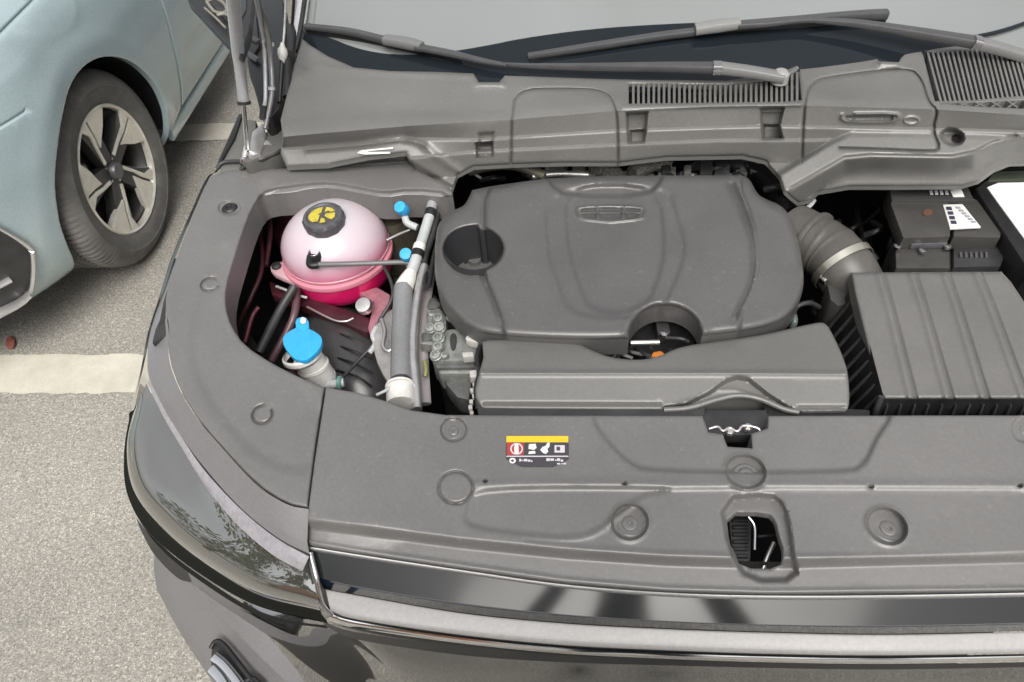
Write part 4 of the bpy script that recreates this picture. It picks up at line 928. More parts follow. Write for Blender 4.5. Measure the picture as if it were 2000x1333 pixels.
# ------------------------------------------------------------------ coolant tank
def tankmat():
    m = mat('coolant_tank_plastic', (.6, .5, .55), .3, coat=.15); N, L = m.node_tree.nodes, m.node_tree.links; b = N['Principled BSDF']
    t = N.new('ShaderNodeTexCoord'); s = N.new('ShaderNodeSeparateXYZ'); L.new(t.outputs['Object'], s.inputs[0])
    no = N.new('ShaderNodeTexNoise'); no.inputs['Scale'].default_value = 20; no.inputs['Detail'].default_value = 3; L.new(t.outputs['Object'], no.inputs['Vector'])
    a = N.new('ShaderNodeMath'); a.operation = 'MULTIPLY_ADD'; a.inputs[1].default_value = .022; L.new(no.outputs[0], a.inputs[0]); L.new(s.outputs[2], a.inputs[2])
    cr = N.new('ShaderNodeValToRGB'); e = cr.color_ramp.elements
    mr = N.new('ShaderNodeMapRange'); mr.inputs[1].default_value = -.05; mr.inputs[2].default_value = .065; L.new(a.outputs[0], mr.inputs[0]); L.new(mr.outputs[0], cr.inputs[0])
    e[0].position = 0.05; e[0].color = (.66, .08, .2, 1); e[1].position = 1; e[1].color = (.47, .45, .47, 1)
    q = e.new(.25); q.color = (.60, .21, .31, 1); q = e.new(.5); q.color = (.51, .38, .44, 1)
    L.new(cr.outputs[0], b.inputs['Base Color']); b.inputs['Subsurface Weight'].default_value = .25; b.inputs['Subsurface Radius'].default_value = (.02, .008, .01)
    b.inputs['Subsurface Scale'].default_value = .5
    return m
TC = Vector(at(655, 478, .889)); ta, tb = .097, .078
TANK = tankmat()
lobe = lambda i, k: 1+.02*math.cos(2*math.pi*k/64*2+.6)
tank = lathe('coolant_tank', [(ta*1.0, -.022)]+[(ta*math.cos(a), tb*math.sin(a)) for a in np.linspace(-.18, 1.50, 18)]+[(0, tb)], TC, TANK, suv, n=64, mod=lobe, label='round translucent coolant tank, whitish above and pink below')
MAG = mat('pink_coolant', (.70, .012, .13), .28, coat=.3)
lathe('coolant_fill', [(0, -.105), (.045, -.102), (.07, -.092), (.086, -.077), (.094, -.058), (.098, -.026)], TC, MAG, tank, n=64, mod=lobe)
lathe('tank_seam', [(.094, -.028), (.1015, -.026), (.1025, -.021), (.1015, -.017), (.095, -.014)], TC, mat('pink_seam', (.55, .2, .26), .35), tank, n=64, mod=lobe)
lathe('tank_rib', [(.0945, -.004), (.098, -.007), (.0975, -.011), (.0955, -.013)], TC, mat('pink_rib', (.52, .24, .29), .35), tank, n=64, mod=lobe)
capc = Vector(at(636, 438, .955))
lathe('tank_cap', [(.034, -.006), (.0365, .004), (.0365, .016), (.034, .021), (.029, .0225), (.027, .02), (0, .02)], capc, CAPG, tank, n=60, mod=lambda i, k: 1+(.03 if (k % 5 in (0, 1) and i in (1, 2)) else 0), axis=(-.02, -.05, 1), sharp=30, label='grey ribbed cap with a yellow warning print')
def mark(pl, h=.021):
    P = [capc+Vector((a*.001-.0004, b*.001-.0008, h)) for a, b in pl]
    return mk('cap_print', P+[p+Vector((0, 0, .0012)) for p in P], [tuple(range(len(P), 2*len(P)))]+[(i, (i+1) % len(P), len(P)+(i+1) % len(P), len(P)+i) for i in range(len(P))], YEL, tank, sharp=20)
mark([(-24, -4), (-20, 10), (-12, 18), (-3, 21), (-3, 6), (-9, 2), (-4, -2), (-4, -18), (-14, -19), (-21, -13)])
mark([(3, 21), (13, 18), (20, 11), (14, 8), (8, 12), (3, 8)])
mark([(6, 3), (22, 5), (24, -6), (19, -13), (10, -8), (5, -3)])
mark([(0, -8), (7, -12), (10, -20), (0, -22)])
ear = prism('tank_ear', chaikin([(527, 518), (540, 511), (560, 512), (575, 530), (600, 552), (590, 560), (555, 545), (530, 534)], 1), .868, .01, mat('pink_ear', (.5, .33, .36), .4), tank, bev=.002)
lathe('ear_bolt', [(.009, 0), (.009, .004), (.006, .006), (0, .006)], Vector(at(540, 521, .87)), BLK2, tank, n=16)
lathe('vent_fitting', [(.013, -.012), (.013, .006), (.011, .012), (.008, .013), (.006, .01), (0, .01)], Vector(at(617, 505, .925)), BLK, tank, n=24)
lathe('vent_ring', [(.0095, .013), (.0105, .0145), (.0095, .016)], Vector(at(617, 505, .925)), CHR, tank, n=24)
tube('vent_elbow', [(606, 502, .93), (606, 518, .93), (622, 518, .93)], .0065, BLK, tank)
tube('vent_hose', [(616, 517, .93), (680, 516, .93), (740, 514, .925), (790, 513, .92), (808, 520, .915), (822, 535, .91), (836, 552, .90)], .0045, mat('grey_hose', (.12, .12, .12), .4), suv, sub=8)
prism('tank_mount', [(700, 572), (735, 560), (762, 575), (760, 600), (735, 640), (724, 660), (718, 640), (730, 590)], .84, .03, PINKAL, suv, bev=.004, label='pink tinted metal bracket holding the coolant tank')
lathe('mount_bolt', [(.015, -.004), (.015, .004), (.0135, .009), (.009, .0095), (0, .0095)], Vector(at(712, 599, .86)), ALUP, suv, n=24, axis=(-.1, -.4, 1))
tube('thin_hose', [(750, 520, .90), (765, 555, .89), (765, 585, .88), (740, 630, .86), (730, 670, .85), (700, 705, .84), (672, 735, .84), (664, 750, .85)], .0032, BLK2, suv)
tube('pale_hose_end', [(735, 640, .862), (728, 656, .86), (733, 672, .855), (722, 690, .85)], .0045, SLEEVE, suv)
lathe('valve_cap', [(0, .02), (.010, .0195), (.0115, .015), (.0115, 0), (.009, -.005)], Vector(at(789, 412, .962)), BLUE, suv, n=24, axis=(-.2, -.5, .9), label='small blue service cap at the rear')
tube('valve_stem', [(790, 422, .955), (796, 436, .945), (815, 445, .94)], .0065, SLEEVE, suv)
lathe('valve_cap', [(0, .018), (.010, .0175), (.0115, .013), (.0115, 0), (.009, -.005)], Vector(at(796, 502, .925)), BLUE, suv, n=24, axis=(0, -.5, .9), label='small blue service cap beside the coolant tank')
tube('valve_stem', [(797, 508, .915), (800, 520, .90)], .006, SLEEVE, suv)

# washer filler
NZ = .92
fil = tube('washer_filler', [(600, 700, .905), (618, 725, .875), (630, 745, .85), (640, 780, .80)], .024, WHT, suv, n=24, label='white washer fluid filler neck', r2=None)
for p, rr in (((590, 695, .915), .031), ((612, 716, .885), .026), ((626, 738, .858), .0255)):
    lathe('neck_collar', [(rr*.9, -.006), (rr, -.003), (rr, .003), (rr*.9, .006)], Vector(at(*p)), WHT, fil, n=32, axis=(-.15, .25, 1))
prism('washer_cap', chaikin([(553, 655), (577, 640), (586, 637), (604, 642), (622, 652), (630, 662), (626, 680), (605, 700), (594, 705), (575, 702), (560, 685), (552, 672)], 2), .935, .009, BLUE, fil, bev=.003, label='bright blue cap of the washer filler')
prism('cap_tab', chaikin([(578, 645), (576, 624), (588, 618), (602, 622), (604, 645)], 1), .936, .006, BLUE, fil, bev=.002)
prism('cap_tab_mark', chaikin([(586, 632), (587, 620), (597, 620), (598, 631)], 1), .9385, .002, PAINTW, fil, bev=.0005)
tube('filler_port', [(635, 752, .86), (655, 750, .86), (672, 747, .86)], .0075, SLEEVE, fil)
lathe('port_clip', [(.009, -.004), (.0115, -.002), (.0115, .002), (.009, .004)], Vector(at(664, 748, .86)), mat('teal_clip', (.12, .25, .22), .4), fil, n=20, axis=(1, 0, 0))
# air conditioning pipes
tube('pipe_end', [(845, 396, .955), (841, 414, .953)], .0095, STRUT, suv, n=16)
tube('pipe_ring', [(842, 412, .953), (839, 424, .951)], .0105, BLK, suv, n=16)
tube('upper_pipe', [(839, 422, .951), (832, 445, .948), (824, 470, .945), (817, 492, .942)], .0092, SLEEVE, suv, n=18, label='pale upper end of the service pipe')
tube('pipe_side_hose', [(852, 420, .94), (846, 450, .935), (836, 480, .93), (828, 505, .93), (826, 560, .925)], .0075, BLK2, suv, n=12)  # black hose running beside the pale pipe
tube('pipe_band', [(820, 480, .943), (816, 493, .941)], .0108, WHT, suv, n=18)
tube('pipe_clip', [(817, 492, .942), (814, 503, .94)], .0115, BLK, suv, n=18)
tube('middle_pipe', [(814, 502, .94), (808, 520, .937), (800, 540, .934)], .0095, SLEEVE, suv, n=18)
tube('flared_pipe', [(803, 532, .935), (797, 545, .933), (790, 560, .931), (787, 570, .93)], [.010, .0135, .0155, .0155], WHT, suv, n=24, r2=[.010, .0135, .0155, .0155])
tube('pipe_sleeve', [(788, 562, .931), (786, 600, .926), (784, 650, .92), (783, 700, .916), (783, 750, .912)], .0158, FOAM, suv, n=24, label='grey foam sleeve round the long pipe')
tube('sleeve_end', [(783, 744, .912), (783, 756, .912)], .0165, BLK2, suv, n=20)
tube('pipe_collar', [(782, 758, .913), (783, 790, .91)], .0215, WHT, suv, n=28, label='white collar at the foot of the sleeved pipe')
tube('collar_lip', [(782, 755, .913), (782, 759, .913)], .0228, WHT, suv, n=28)
tube('long_pipe', [(829, 520, .93), (822, 546, .928), (814, 590, .925), (808, 640, .92), (806, 690, .916), (810, 740, .91), (815, 800, .905)], .0075, ALUP, suv, n=16)
tube('pipe_bracket', [(838, 530, .90), (828, 600, .895), (822, 660, .89), (824, 720, .88), (828, 790, .87)], .012, mat('pale_casting', (.36, .33, .335), .4, metal=.5), suv, r2=.006)
prism('pipe_mount_plate', chaikin([(735, 625), (768, 600), (800, 590), (835, 560), (838, 640), (832, 700), (832, 770), (815, 800), (790, 790), (752, 740), (732, 700), (728, 660)], 1), .862, .012, mat('plate_casting', (.36, .35, .34), .42, metal=.4, blotch=.15, bscale=30), suv, bev=.004, label='pale metal plate behind the sleeved pipe')
tube('plate_ring', [(746, 625, .885), (752, 650, .886), (748, 676, .886), (758, 686, .887), (770, 680, .888)], .0038, ALUP, suv)
tube('thin_wire', [(735, 772, .93), (750, 765, .93), (764, 757, .928)], .0022, SLEEVE, suv)
tube('thin_hose', [(870, 430, .94), (856, 470, .94), (846, 510, .935), (838, 560, .93)], .0045, BLK, suv)
tube('thin_hose', [(800, 450, .90), (780, 458, .90), (755, 470, .90)], .003, ALUP, suv)

# engine casting at the left of the cover
BLKA = mat('machined_casting', (.26, .27, .255), .45, metal=.5, grain=.5, gscale=260, blotch=.3, bscale=40)
BLKB = mat('shaded_casting', (.12, .125, .12), .45, metal=.4, blotch=.3, bscale=40)  # darker copy of the casting metal with shade put into its colour
eng = prism('engine_block', chaikin([(838, 560), (870, 600), (960, 640), (960, 700), (925, 720), (870, 716), (842, 700)], 1), .86, .3, BLK2, suv, bev=.006, label='grey cast engine housing beside the cover')
prism('casting_block', [(868, 644), (912, 640), (940, 656), (938, 680), (926, 704), (845, 706), (842, 690), (856, 662)], .905, .05, BLKA, eng, bev=.004)
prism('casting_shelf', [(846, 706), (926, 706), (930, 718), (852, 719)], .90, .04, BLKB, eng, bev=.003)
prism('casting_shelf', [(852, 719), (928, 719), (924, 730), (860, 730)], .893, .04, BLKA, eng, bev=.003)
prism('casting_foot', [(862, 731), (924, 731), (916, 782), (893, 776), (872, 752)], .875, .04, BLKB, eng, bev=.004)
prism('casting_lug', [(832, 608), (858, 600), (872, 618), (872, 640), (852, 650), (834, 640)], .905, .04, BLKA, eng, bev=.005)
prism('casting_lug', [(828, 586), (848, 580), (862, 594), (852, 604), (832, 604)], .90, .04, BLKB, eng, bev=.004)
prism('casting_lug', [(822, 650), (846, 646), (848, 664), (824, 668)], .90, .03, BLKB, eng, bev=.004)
prism('casting_web', [(820, 667), (846, 666), (846, 674), (820, 672)], .91, .02, BLKA, eng, bev=.002)
prism('casting_slot', chaikin([(880, 652), (890, 650), (893, 664), (889, 684), (881, 684), (878, 666)], 2), .907, .004, BLK2, eng, bev=.001)
prism('wiring_clip', chaikin([(907, 662), (914, 653), (936, 654), (946, 662), (938, 670), (918, 667)], 1), .925, .015, mat('pale_clip', (.42, .41, .39), .45, blotch=.15, bscale=50), eng, bev=.002)
prism('wiring_clip', [(902, 688), (924, 687), (926, 696), (904, 698)], .92, .015, bpy.data.materials['pale_clip'], eng, bev=.002)
for (u, v, r_, z) in ((855, 622, .0085, .912), (858, 640, .0095, .912), (856, 660, .0095, .912), (855, 678, .0085, .912), (851, 694, .009, .912), (868, 695, .006, .91), (841, 641, .0085, .905), (879, 620, .006, .912), (843, 614, .006, .905)):
    lathe('casting_bolt', [(r_*1.15, -.006), (r_*1.15, 0), (r_, .001), (r_*.9, .004), (r_*.5, .0045), (r_*.42, .001), (0, .001)], Vector(at(u, v, z)), BLKA, eng, n=12, axis=(rnd.uniform(-.2, .2), -.25, 1))
CS = bpy.data.materials['pale_clip']
for k in range(10):
    t_ = k/9; u = 932-14*t_+3*math.sin(k*2.3); v = 706+100*t_
    prism('harness_clip', [(u-4, v-3.6), (u+4, v-4), (u+4.5, v+3), (u-3.5, v+3.8)], .918-.004*(k % 2), .008, CS, eng, bev=.0015)
prism('harness_plug', [(916, 724), (932, 722), (934, 736), (918, 738)], .925, .014, CS, eng, bev=.002)
tube('harness', [(938, 676, .93), (932, 700, .93), (936, 730, .93), (930, 760, .925), (934, 800, .92)], .004, BLK, suv)
tube('dipstick_marker', [(829, 705, .90), (832, 722, .895), (830, 736, .89)], .004, mat('yellow_green_plastic', (.16, .17, .06), .4), suv)
# clutter behind the engine cover
for k in range(34):
    u = rnd.uniform(890, 1560); v = rnd.uniform(318, 352) if u < 1500 else rnd.uniform(330, 400); z = rnd.uniform(.86, .92)
    du = rnd.uniform(15, 60)*rnd.choice([-1, 1]); dv = rnd.uniform(-14, 14)
    tube('rear_hose', [(u, v, z), (u+du*.5, v+dv*.5-4, z+.01), (u+du, v+dv, z)], rnd.uniform(.003, .008), rnd.choice([BLK2, BLK, BLK2, ALU]), suv, n=8, sub=3)
for k in range(22):
    u = rnd.uniform(1060, 1480); v = rnd.uniform(322, 340)
    prism('rear_fitting', [(u, v), (u+rnd.uniform(8, 22), v+rnd.uniform(-2, 2)), (u+rnd.uniform(8, 20), v+rnd.uniform(8, 16)), (u-2, v+rnd.uniform(8, 14))], rnd.uniform(.915, .94), .02, rnd.choice([BLK2, GREYH, ALU, BLKA]), suv, bev=.002)
tube('rear_pipe', [(915, 335, .95), (960, 325, .955), (1010, 325, .955), (1065, 343, .95)], .009, mat('olive_pipe', (.2, .19, .15), .4, metal=.4), suv, n=14)
tube('rear_pipe', [(1040, 345, .945), (1090, 340, .945), (1150, 342, .945)], .006, ALU, suv)
BR = mat('braided_heat_shield', (.22, .22, .2), .4, metal=.6, grain=1, gscale=420, bdist=.004, blotch=.5, bscale=220)
tube('braided_hose', [(1160, 322, .94), (1190, 336, .94), (1200, 345, .94)], .018, BR, suv, n=14)
tube('braided_hose', [(1235, 340, .94), (1270, 322, .94), (1310, 318, .94)], .015, BR, suv, n=14)
for (u0, v0, u1, v1, m) in ((1066, 318, 1100, 334, ALU), (1118, 324, 1142, 340, mat('olive_block', (.17, .16, .12), .5, metal=.2)), (1292, 318, 1310, 336, BLK2), (1336, 322, 1350, 338, ALU), (1368, 314, 1392, 340, BLK2)):
    prism('rear_connector', [(u0, v0), (u1, v0), (u1, v1), (u0, v1)], .945, .03, m, suv, bev=.002)
for k in range(7):
    a = R(200+22*k)
    tube('corrugated_ring', [(1470+48*math.cos(a+.08)+18*k*.2, 372+52*math.sin(a+.08), .93), (1470+60*math.cos(a)+18*k*.2, 372+64*math.sin(a), .91)], .003, BLK2, suv, sub=1, n=6)
tube('corrugated_duct', [(1390, 330, .90), (1450, 325, .90), (1500, 345, .90), (1530, 385, .89), (1548, 420, .88)], .028, BLK, suv, n=18)

# ------------------------------------------------------------------ engine cover
def z_eng(u, v):
    z = .992-.026*np.clip((v-350)/310, 0, 1)**1.3
    z = z-.012*(np.abs((u-1205)/360))**3
    return z
def Zc(l): return [(800+.4126*a, 300+.4126*b) for a, b in l]
EC = chaikin([(922, 372), (957, 364), (1045, 352), (1070, 349), (1150, 345), (1270, 343), (1425, 343), (1452, 342), (1466, 352), (1478, 378), (1492, 388), (1528, 402), (1548, 430), (1560, 475), (1570, 530), (1569, 568), (1556, 600), (1530, 626), (1480, 643), (1410, 652), (1371, 656)], 2, False)+\
     [(1371, 656)]+[(1299+70*math.cos(a), 655+58*math.sin(a)) for a in np.linspace(-.08, -math.pi+.02, 22)]+\
     chaikin([(1228, 662), (1150, 664), (1040, 661), (950, 654), (918, 642), (880, 610), (856, 572), (848, 530), (850, 470), (856, 436), (876, 414), (905, 404), (914, 390)], 2, False)
oil = [(925+57*math.cos(a), 486+42*math.sin(a)) for a in np.linspace(-1.15, 2*math.pi-1.85, 40)]+[(932, 442), (938, 452), (946, 452)]
oil = [p for p in oil]
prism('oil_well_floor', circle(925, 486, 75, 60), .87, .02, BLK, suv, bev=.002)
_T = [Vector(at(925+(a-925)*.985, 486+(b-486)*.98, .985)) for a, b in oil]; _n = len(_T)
mk('oil_well_shade_wall', _T+[p-Vector((0, 0, .12)) for p in _T], [(i, (i+1) % _n, _n+(i+1) % _n, _n+i) for i in range(_n)], mat('well_wall_painted_shade', (.03, .031, .034), .45), suv)  # dark lining added: shade of the deep hole put into its colour
ef = [('poly', chaikin(Zc([(355, 165), (500, 150), (600, 60), (1600, 60), (1560, 150), (1625, 300), (1655, 480), (1640, 620), (1560, 780), (1560, 1000), (480, 1000), (440, 800), (345, 560), (350, 370)]), 1), .008, 9),
      ('line', Zc([(362, 160), (352, 260), (350, 350)]), -.005, 6), ('line', Zc([(340, 560), (385, 660), (425, 760), (440, 800)]), -.0055, 6),
      ('line', chaikin(Zc([(1525, 150), (1590, 290), (1630, 420), (1635, 520), (1610, 640), (1540, 775)]), 2, False), -.009, 7),
      ('poly', chaikin(Zc([(650, 90), (660, 145), (745, 205), (1125, 200), (1195, 130), (1200, 90)]), 1), -.010, 10),
      ('poly', chaikin(Zc([(640, 150), (650, 480), (700, 600), (760, 780), (1180, 780), (1280, 560), (1310, 440), (1260, 280), (1230, 150)]), 2), -.005, 14),
      ('poly', chaikin(Zc([(735, 150), (745, 420), (790, 600), (860, 760), (1120, 740), (1190, 560), (1210, 430), (1180, 150)]), 2), -.006, 16),
      ('poly', circle(925, 486, 66, 51), .002, 8),
      ('line', [(1299+76*math.cos(a), 655+66*math.sin(a)) for a in np.linspace(-.1, -math.pi+.1, 20)], .003, 8),
      # emblem shield
      ('line', [(1128, 407), (1150, 404), (1192, 403), (1234, 404), (1257, 407), (1260, 414), (1256, 425), (1240, 429), (1192, 434), (1144, 429), (1130, 425), (1126, 414), (1128, 407)], .0026, 2.6),
      ('line', [(1136, 416), (1250, 416)], .0018, 1.8), ('line', [(1166, 407), (1167, 426)], .0018, 1.8), ('line', [(1219, 407), (1218, 426)], .0018, 1.8),
      ('poly', [(1136, 409), (1162, 408), (1163, 414), (1136, 414)], -.0025, 2.5), ('poly', [(1171, 407), (1214, 407), (1214, 414), (1171, 414)], -.0025, 2.5), ('poly', [(1223, 408), (1250, 409), (1250, 414), (1223, 414)], -.0025, 2.5),
      ('poly', [(1136, 418), (1163, 418), (1164, 426), (1145, 425)], -.0025, 2.5), ('poly', [(1171, 418), (1214, 418), (1213, 427), (1172, 427)], -.0025, 2.5), ('poly', [(1222, 418), (1250, 418), (1242, 425), (1222, 426)], -.0025, 2.5)]
ecov = panel('engine_cover', EC, hz(z_eng), ENG, suv, holes=[oil], feats=ef, skirt=.035, holedepth=.006, edge=(16, .012), fine=2.6,
             label='large grey plastic engine cover with a moulded shield emblem')
# dark lower edge and oil filler cap in the round hole
lathe('oil_cap', [(.03, -.02), (.034, -.004), (.034, .004), (.03, .008), (.02, .008), (.0195, .003), (.012, .003), (.011, .010), (0, .010)], Vector(at(928, 514, .905)), mat('oil_cap_plastic', (.09, .09, .088), .4), ecov, n=48)
lathe('oil_cap_ring', [(.035, 0), (.041, .002), (.042, -.002), (.041, -.01)], Vector(at(928, 515, .902)), CAPG, ecov, n=48)
# under the front notch
lathe('front_pulley', [(.052, -.03), (.052, -.004), (.048, 0), (.042, -.002), (.02, -.006), (0, -.006)], Vector(at(1295, 652, .91)), BLK, suv, n=48)
tube('notch_bar', [(1232, 670, .945), (1288, 669, .945)], .004, ALUP, suv, sub=1)
tube('notch_wire', [(1300, 660, .93), (1330, 662, .935), (1345, 668, .93)], .003, BLK2, suv)
prism('notch_bracket', [(1280, 625), (1305, 622), (1310, 650), (1285, 655)], .925, .02, BLK2, suv, bev=.003)
lathe('notch_bolt', [(.006, 0), (.006, .005), (0, .007)], Vector(at(1297, 655, .93)), CHR, suv, n=10)
prism('orange_connector', [(1275, 688), (1290, 685), (1300, 692), (1282, 698), (1272, 696)], .915, .01, ORG, suv, bev=.002)
for k in range(16):
    u = 1150+rnd.uniform(0, 190); v = 668+rnd.uniform(0, 26)
    tube('front_hose', [(u, v, .90), (u+rnd.uniform(-15, 15), v+12, .905), (u+rnd.uniform(-25, 25), v+22, .90)], rnd.uniform(.002, .005), rnd.choice([BLK2, BLK]), suv, n=6, sub=3)

# ------------------------------------------------------------------ intake panel
def z_rad(u, v):
    cr = 729
    z = .962-.0*u
    z = z-.00015*np.clip(cr-v, 0, None)
    z = z-.00022*np.clip(v-cr, 0, None)
    return z
RP = chaikin([(942, 668), (960, 663), (1122, 668), (1150, 682), (1190, 699), (1250, 705), (1290, 696), (1325, 678), (1400, 667), (1490, 655), (1590, 631), (1612, 630), (1626, 652), (1650, 705), (1657, 735), (1660, 790), (1652, 804)], 2, False)+\
     chaikin([(1652, 804), (1560, 806), (1530, 800), (1482, 782), (1440, 775), (1400, 785), (1340, 800), (1296, 802), (950, 800), (938, 796), (926, 770), (934, 735), (944, 700)], 1, False)
rf = [('line', [(932, 729), (1400, 729), (1656, 731)], .003, 5),
      ('poly', [(1296, 796), (1340, 790), (1385, 768), (1420, 744), (1440, 738), (1462, 742), (1500, 772), (1540, 797), (1560, 806), (1530, 830), (1330, 830)], -.012, 9),
      ('line', [(1300, 797), (1345, 785), (1400, 762), (1436, 762), (1475, 775), (1535, 797)], .001, 4),
      ('line', [(945, 789), (1290, 790)], -.003, 3), ('line', [(1560, 797), (1650, 797)], -.003, 4)]
panel('air_guide_panel', RP, hz(z_rad), RAD, suv, feats=rf, skirt=.03, edge=(6, .004), label='smooth grey air guide panel in front of the engine cover')
tube('panel_edge_lip', [(1296, 801, .945), (1345, 797, .945), (1400, 781, .948), (1440, 773, .95), (1482, 779, .948), (1530, 799, .945), (1560, 806, .944)], .004, RAD, suv)
prism('slam_support', [(930, 790), (1380, 792), (1370, 830), (940, 830)], .945, .02, BLK2, suv, bev=.003)
prism('slam_support', [(1490, 790), (1700, 800), (1700, 830), (1500, 830)], .94, .02, BLK, suv, bev=.003)

# ------------------------------------------------------------------ air filter box
ZA = .972
def z_air(u, v): return ZA-.00012*(v-533)
E1 = [(533, 1666, 1724, 1787, 1851, 1913, 1956), (780, 1728, 1792, 1864, 1934, 2012, 2080)]
AB = [(1662, 533), (1956, 531), (1975, 552), (2040, 650), (2100, 770), (2100, 781), (1728, 781), (1715, 765), (1668, 570)]
af = []
for k in range(2, 6):
    a, b = E1[0][k], E1[1][k]
    mid = a+(b-a)*.28
    af.append(('line', [(a, 528), (a+(b-a)*.30, 560+40), (b, 785)], -.0028, 3.0))
    af.append(('line', [(a-9, 528), (a-9+(b-a)*.30, 600), (b-12, 785)], .0035, 7))
air = panel('air_filter_box', AB, hz(z_air), AIRB, suv, feats=af, skirt=.02, edge=(9, .006), label='grey ribbed air filter box')
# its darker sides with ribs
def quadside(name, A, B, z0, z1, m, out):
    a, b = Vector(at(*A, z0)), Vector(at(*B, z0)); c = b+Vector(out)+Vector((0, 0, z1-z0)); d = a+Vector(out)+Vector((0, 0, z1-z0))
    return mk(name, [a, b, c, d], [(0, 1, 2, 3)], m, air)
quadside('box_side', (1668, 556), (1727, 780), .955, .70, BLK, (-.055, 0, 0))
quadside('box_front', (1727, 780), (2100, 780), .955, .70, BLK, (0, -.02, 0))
for k in range(9):
    t = k/8; a = Vector(at(1672+50*t, 575+190*t, .955))
    V, F = sweepdata([a+Vector((0, 0, -.012)), a+Vector((-.02, -.004, -.06)), a+Vector((-.06, -.012, -.2))], .002, .003, 8, 4)
    mk('side_rib', V, F, BLK2, air)
for k in range(14):
    a = Vector(at(1738+27*k, 783, .955))
    V, F = sweepdata([a+Vector((0, .002, -.01)), a+Vector((0, -.010, -.05)), a+Vector((0, -.018, -.2))], .0015, .003, 8, 4)
    mk('front_rib', V, F, BLK2, air)
tube('box_hinge_clip', [(1722, 775, .96), (1712, 800, .94), (1706, 820, .92)], .004, BLK2, air)
prism('lower_box', [(1600, 600), (1662, 560), (1728, 800), (1700, 830), (1660, 830)], .84, .2, BLK, suv, bev=.006)
for k in range(7):
    tube('lower_rib', [(1606+14*k, 640+18*k, .845), (1640+10*k, 622+20*k, .85)], .003, BLK2, suv, sub=1, n=6)
# intake hose
HOSE = mat('intake_hose_rubber', (.07, .066, .06), .42, grain=.1, blotch=.15, bscale=20)
P = V3([(1548, 452, .925), (1580, 470, .93), (1618, 492, .93), (1648, 525, .925), (1668, 560, .905)])
path = spline([tuple(p) for p in P], 14); rad = [.047+.0012*max(0, math.sin(i*.9))*(1 if 17 < i < 36 else 0) for i in range(len(path))]
V, F = sweepdata(path, rad, rad, 28, 2.0); hose = mk('intake_hose', V, F, HOSE, suv, sharp=60, label='thick grey rubber intake hose bending to the air box')
def ring(u, v, z, axis, r_, wd, m, nm, par): return lathe(nm, [(r_, -wd), (r_+.003, -wd), (r_+.003, wd), (r_, wd)], Vector(at(u, v, z)), m, par, axis=axis, n=48)
pm = [Vector(q) for q in path]
i_ = 40; ax = (pm[i_+1]-pm[i_-1]).normalized()
lathe('hose_clamp', [(.049, -.006), (.0515, -.006), (.0515, .006), (.049, .006)], pm[i_], CLAMP, hose, axis=ax, n=48, label='bright steel hose clamp')
i_ = 16; ax = (pm[i_+1]-pm[i_-1]).normalized()
lathe('hose_bead', [(.046, -.006), (.052, -.004), (.053, 0), (.052, .004), (.046, .006)], pm[i_], HOSE, hose, axis=ax, n=48)
lathe('clamp_screw', [(.005, -.012), (.006, -.01), (.006, .01), (.005, .012)], Vector(at(1606, 545, .925)), CHR2, hose, n=10, axis=(.3, -.8, .2))
prism('throttle_body', chaikin([(1520, 420), (1560, 420), (1580, 460), (1570, 520), (1530, 510)], 1), .90, .1, BLK, suv, bev=.006)
prism('duct_inlet', chaikin([(1612, 540), (1650, 530), (1700, 530), (1725, 535), (1672, 590), (1625, 600)], 1), .925, .1, mat('duct_inlet_plastic', (.05, .048, .046), .4, blotch=.2), suv, bev=.012)
tube('bay_cable', [(1570, 410, .93), (1582, 402, .93), (1590, 392, .93)], .004, SLEEVE, suv)
for k in range(30):
    u, v = rnd.choice([(rnd.uniform(1570, 1740), rnd.uniform(385, 520)), (rnd.uniform(1540, 1680), rnd.uniform(580, 800))]); z = rnd.uniform(.72, .84)
    tube('side_hose', [(u, v, z), (u+rnd.uniform(-20, 20), v+rnd.uniform(10, 25), z+.015), (u+rnd.uniform(-30, 30), v+rnd.uniform(20, 60), z)], rnd.uniform(.003, .008), rnd.choice([BLK2, BLK, BLK]), suv, n=7, sub=3)
tube('side_cable', [(1530, 640, .9), (1548, 620, .91), (1556, 600, .92), (1580, 592, .92), (1600, 600, .9)], .004, BLK2, suv)
tube('side_cable', [(1545, 600, .91), (1552, 625, .91), (1548, 640, .9)], .005, mat('teal_grey', (.08, .1, .095), .4), suv)

# ------------------------------------------------------------------ battery and fuse box
BAT = mat('battery_case', (.045, .043, .04), .38, blotch=.15, bscale=20)
bat = prism('battery', [(1742, 470), (1965, 468), (1972, 490), (1950, 528), (1748, 528)], .885, .2, BLK2, suv, bev=.004, label='black battery with a white label')
prism('battery_cover', [(1740, 400), (1738, 372), (1815, 370), (1858, 400), (1857, 462), (1764, 465)], .925, .03, BAT, bat, bev=.004)
prism('battery_cover', [(1862, 385), (1908, 388), (1956, 455), (1955, 464), (1862, 462)], .92, .03, BAT, bat, bev=.004)
prism('battery_lid', [(1735, 365), (1890, 363), (1905, 392), (1742, 392)], .93, .04, mat('battery_lid', (.035, .035, .034), .4), bat, bev=.004)
prism('battery_front_box', [(1748, 478), (1842, 478), (1842, 490), (1856, 490), (1856, 524), (1750, 524)], .90, .05, BAT, bat, bev=.004)
prism('battery_front_box', [(1862, 482), (1962, 480), (1966, 494), (1955, 520), (1862, 522)], .895, .05, BLK2, bat, bev=.004)
prism('terminal_clamp', [(1778, 466), (1850, 464), (1852, 476), (1780, 478)], .912, .012, CAPG, bat, bev=.003)
prism('battery_label', [(1842, 400), (1880, 399), (1916, 444), (1856, 447)], .9265, .003, PAINTW, bat, bev=.0005, label='white barcode label on the battery')
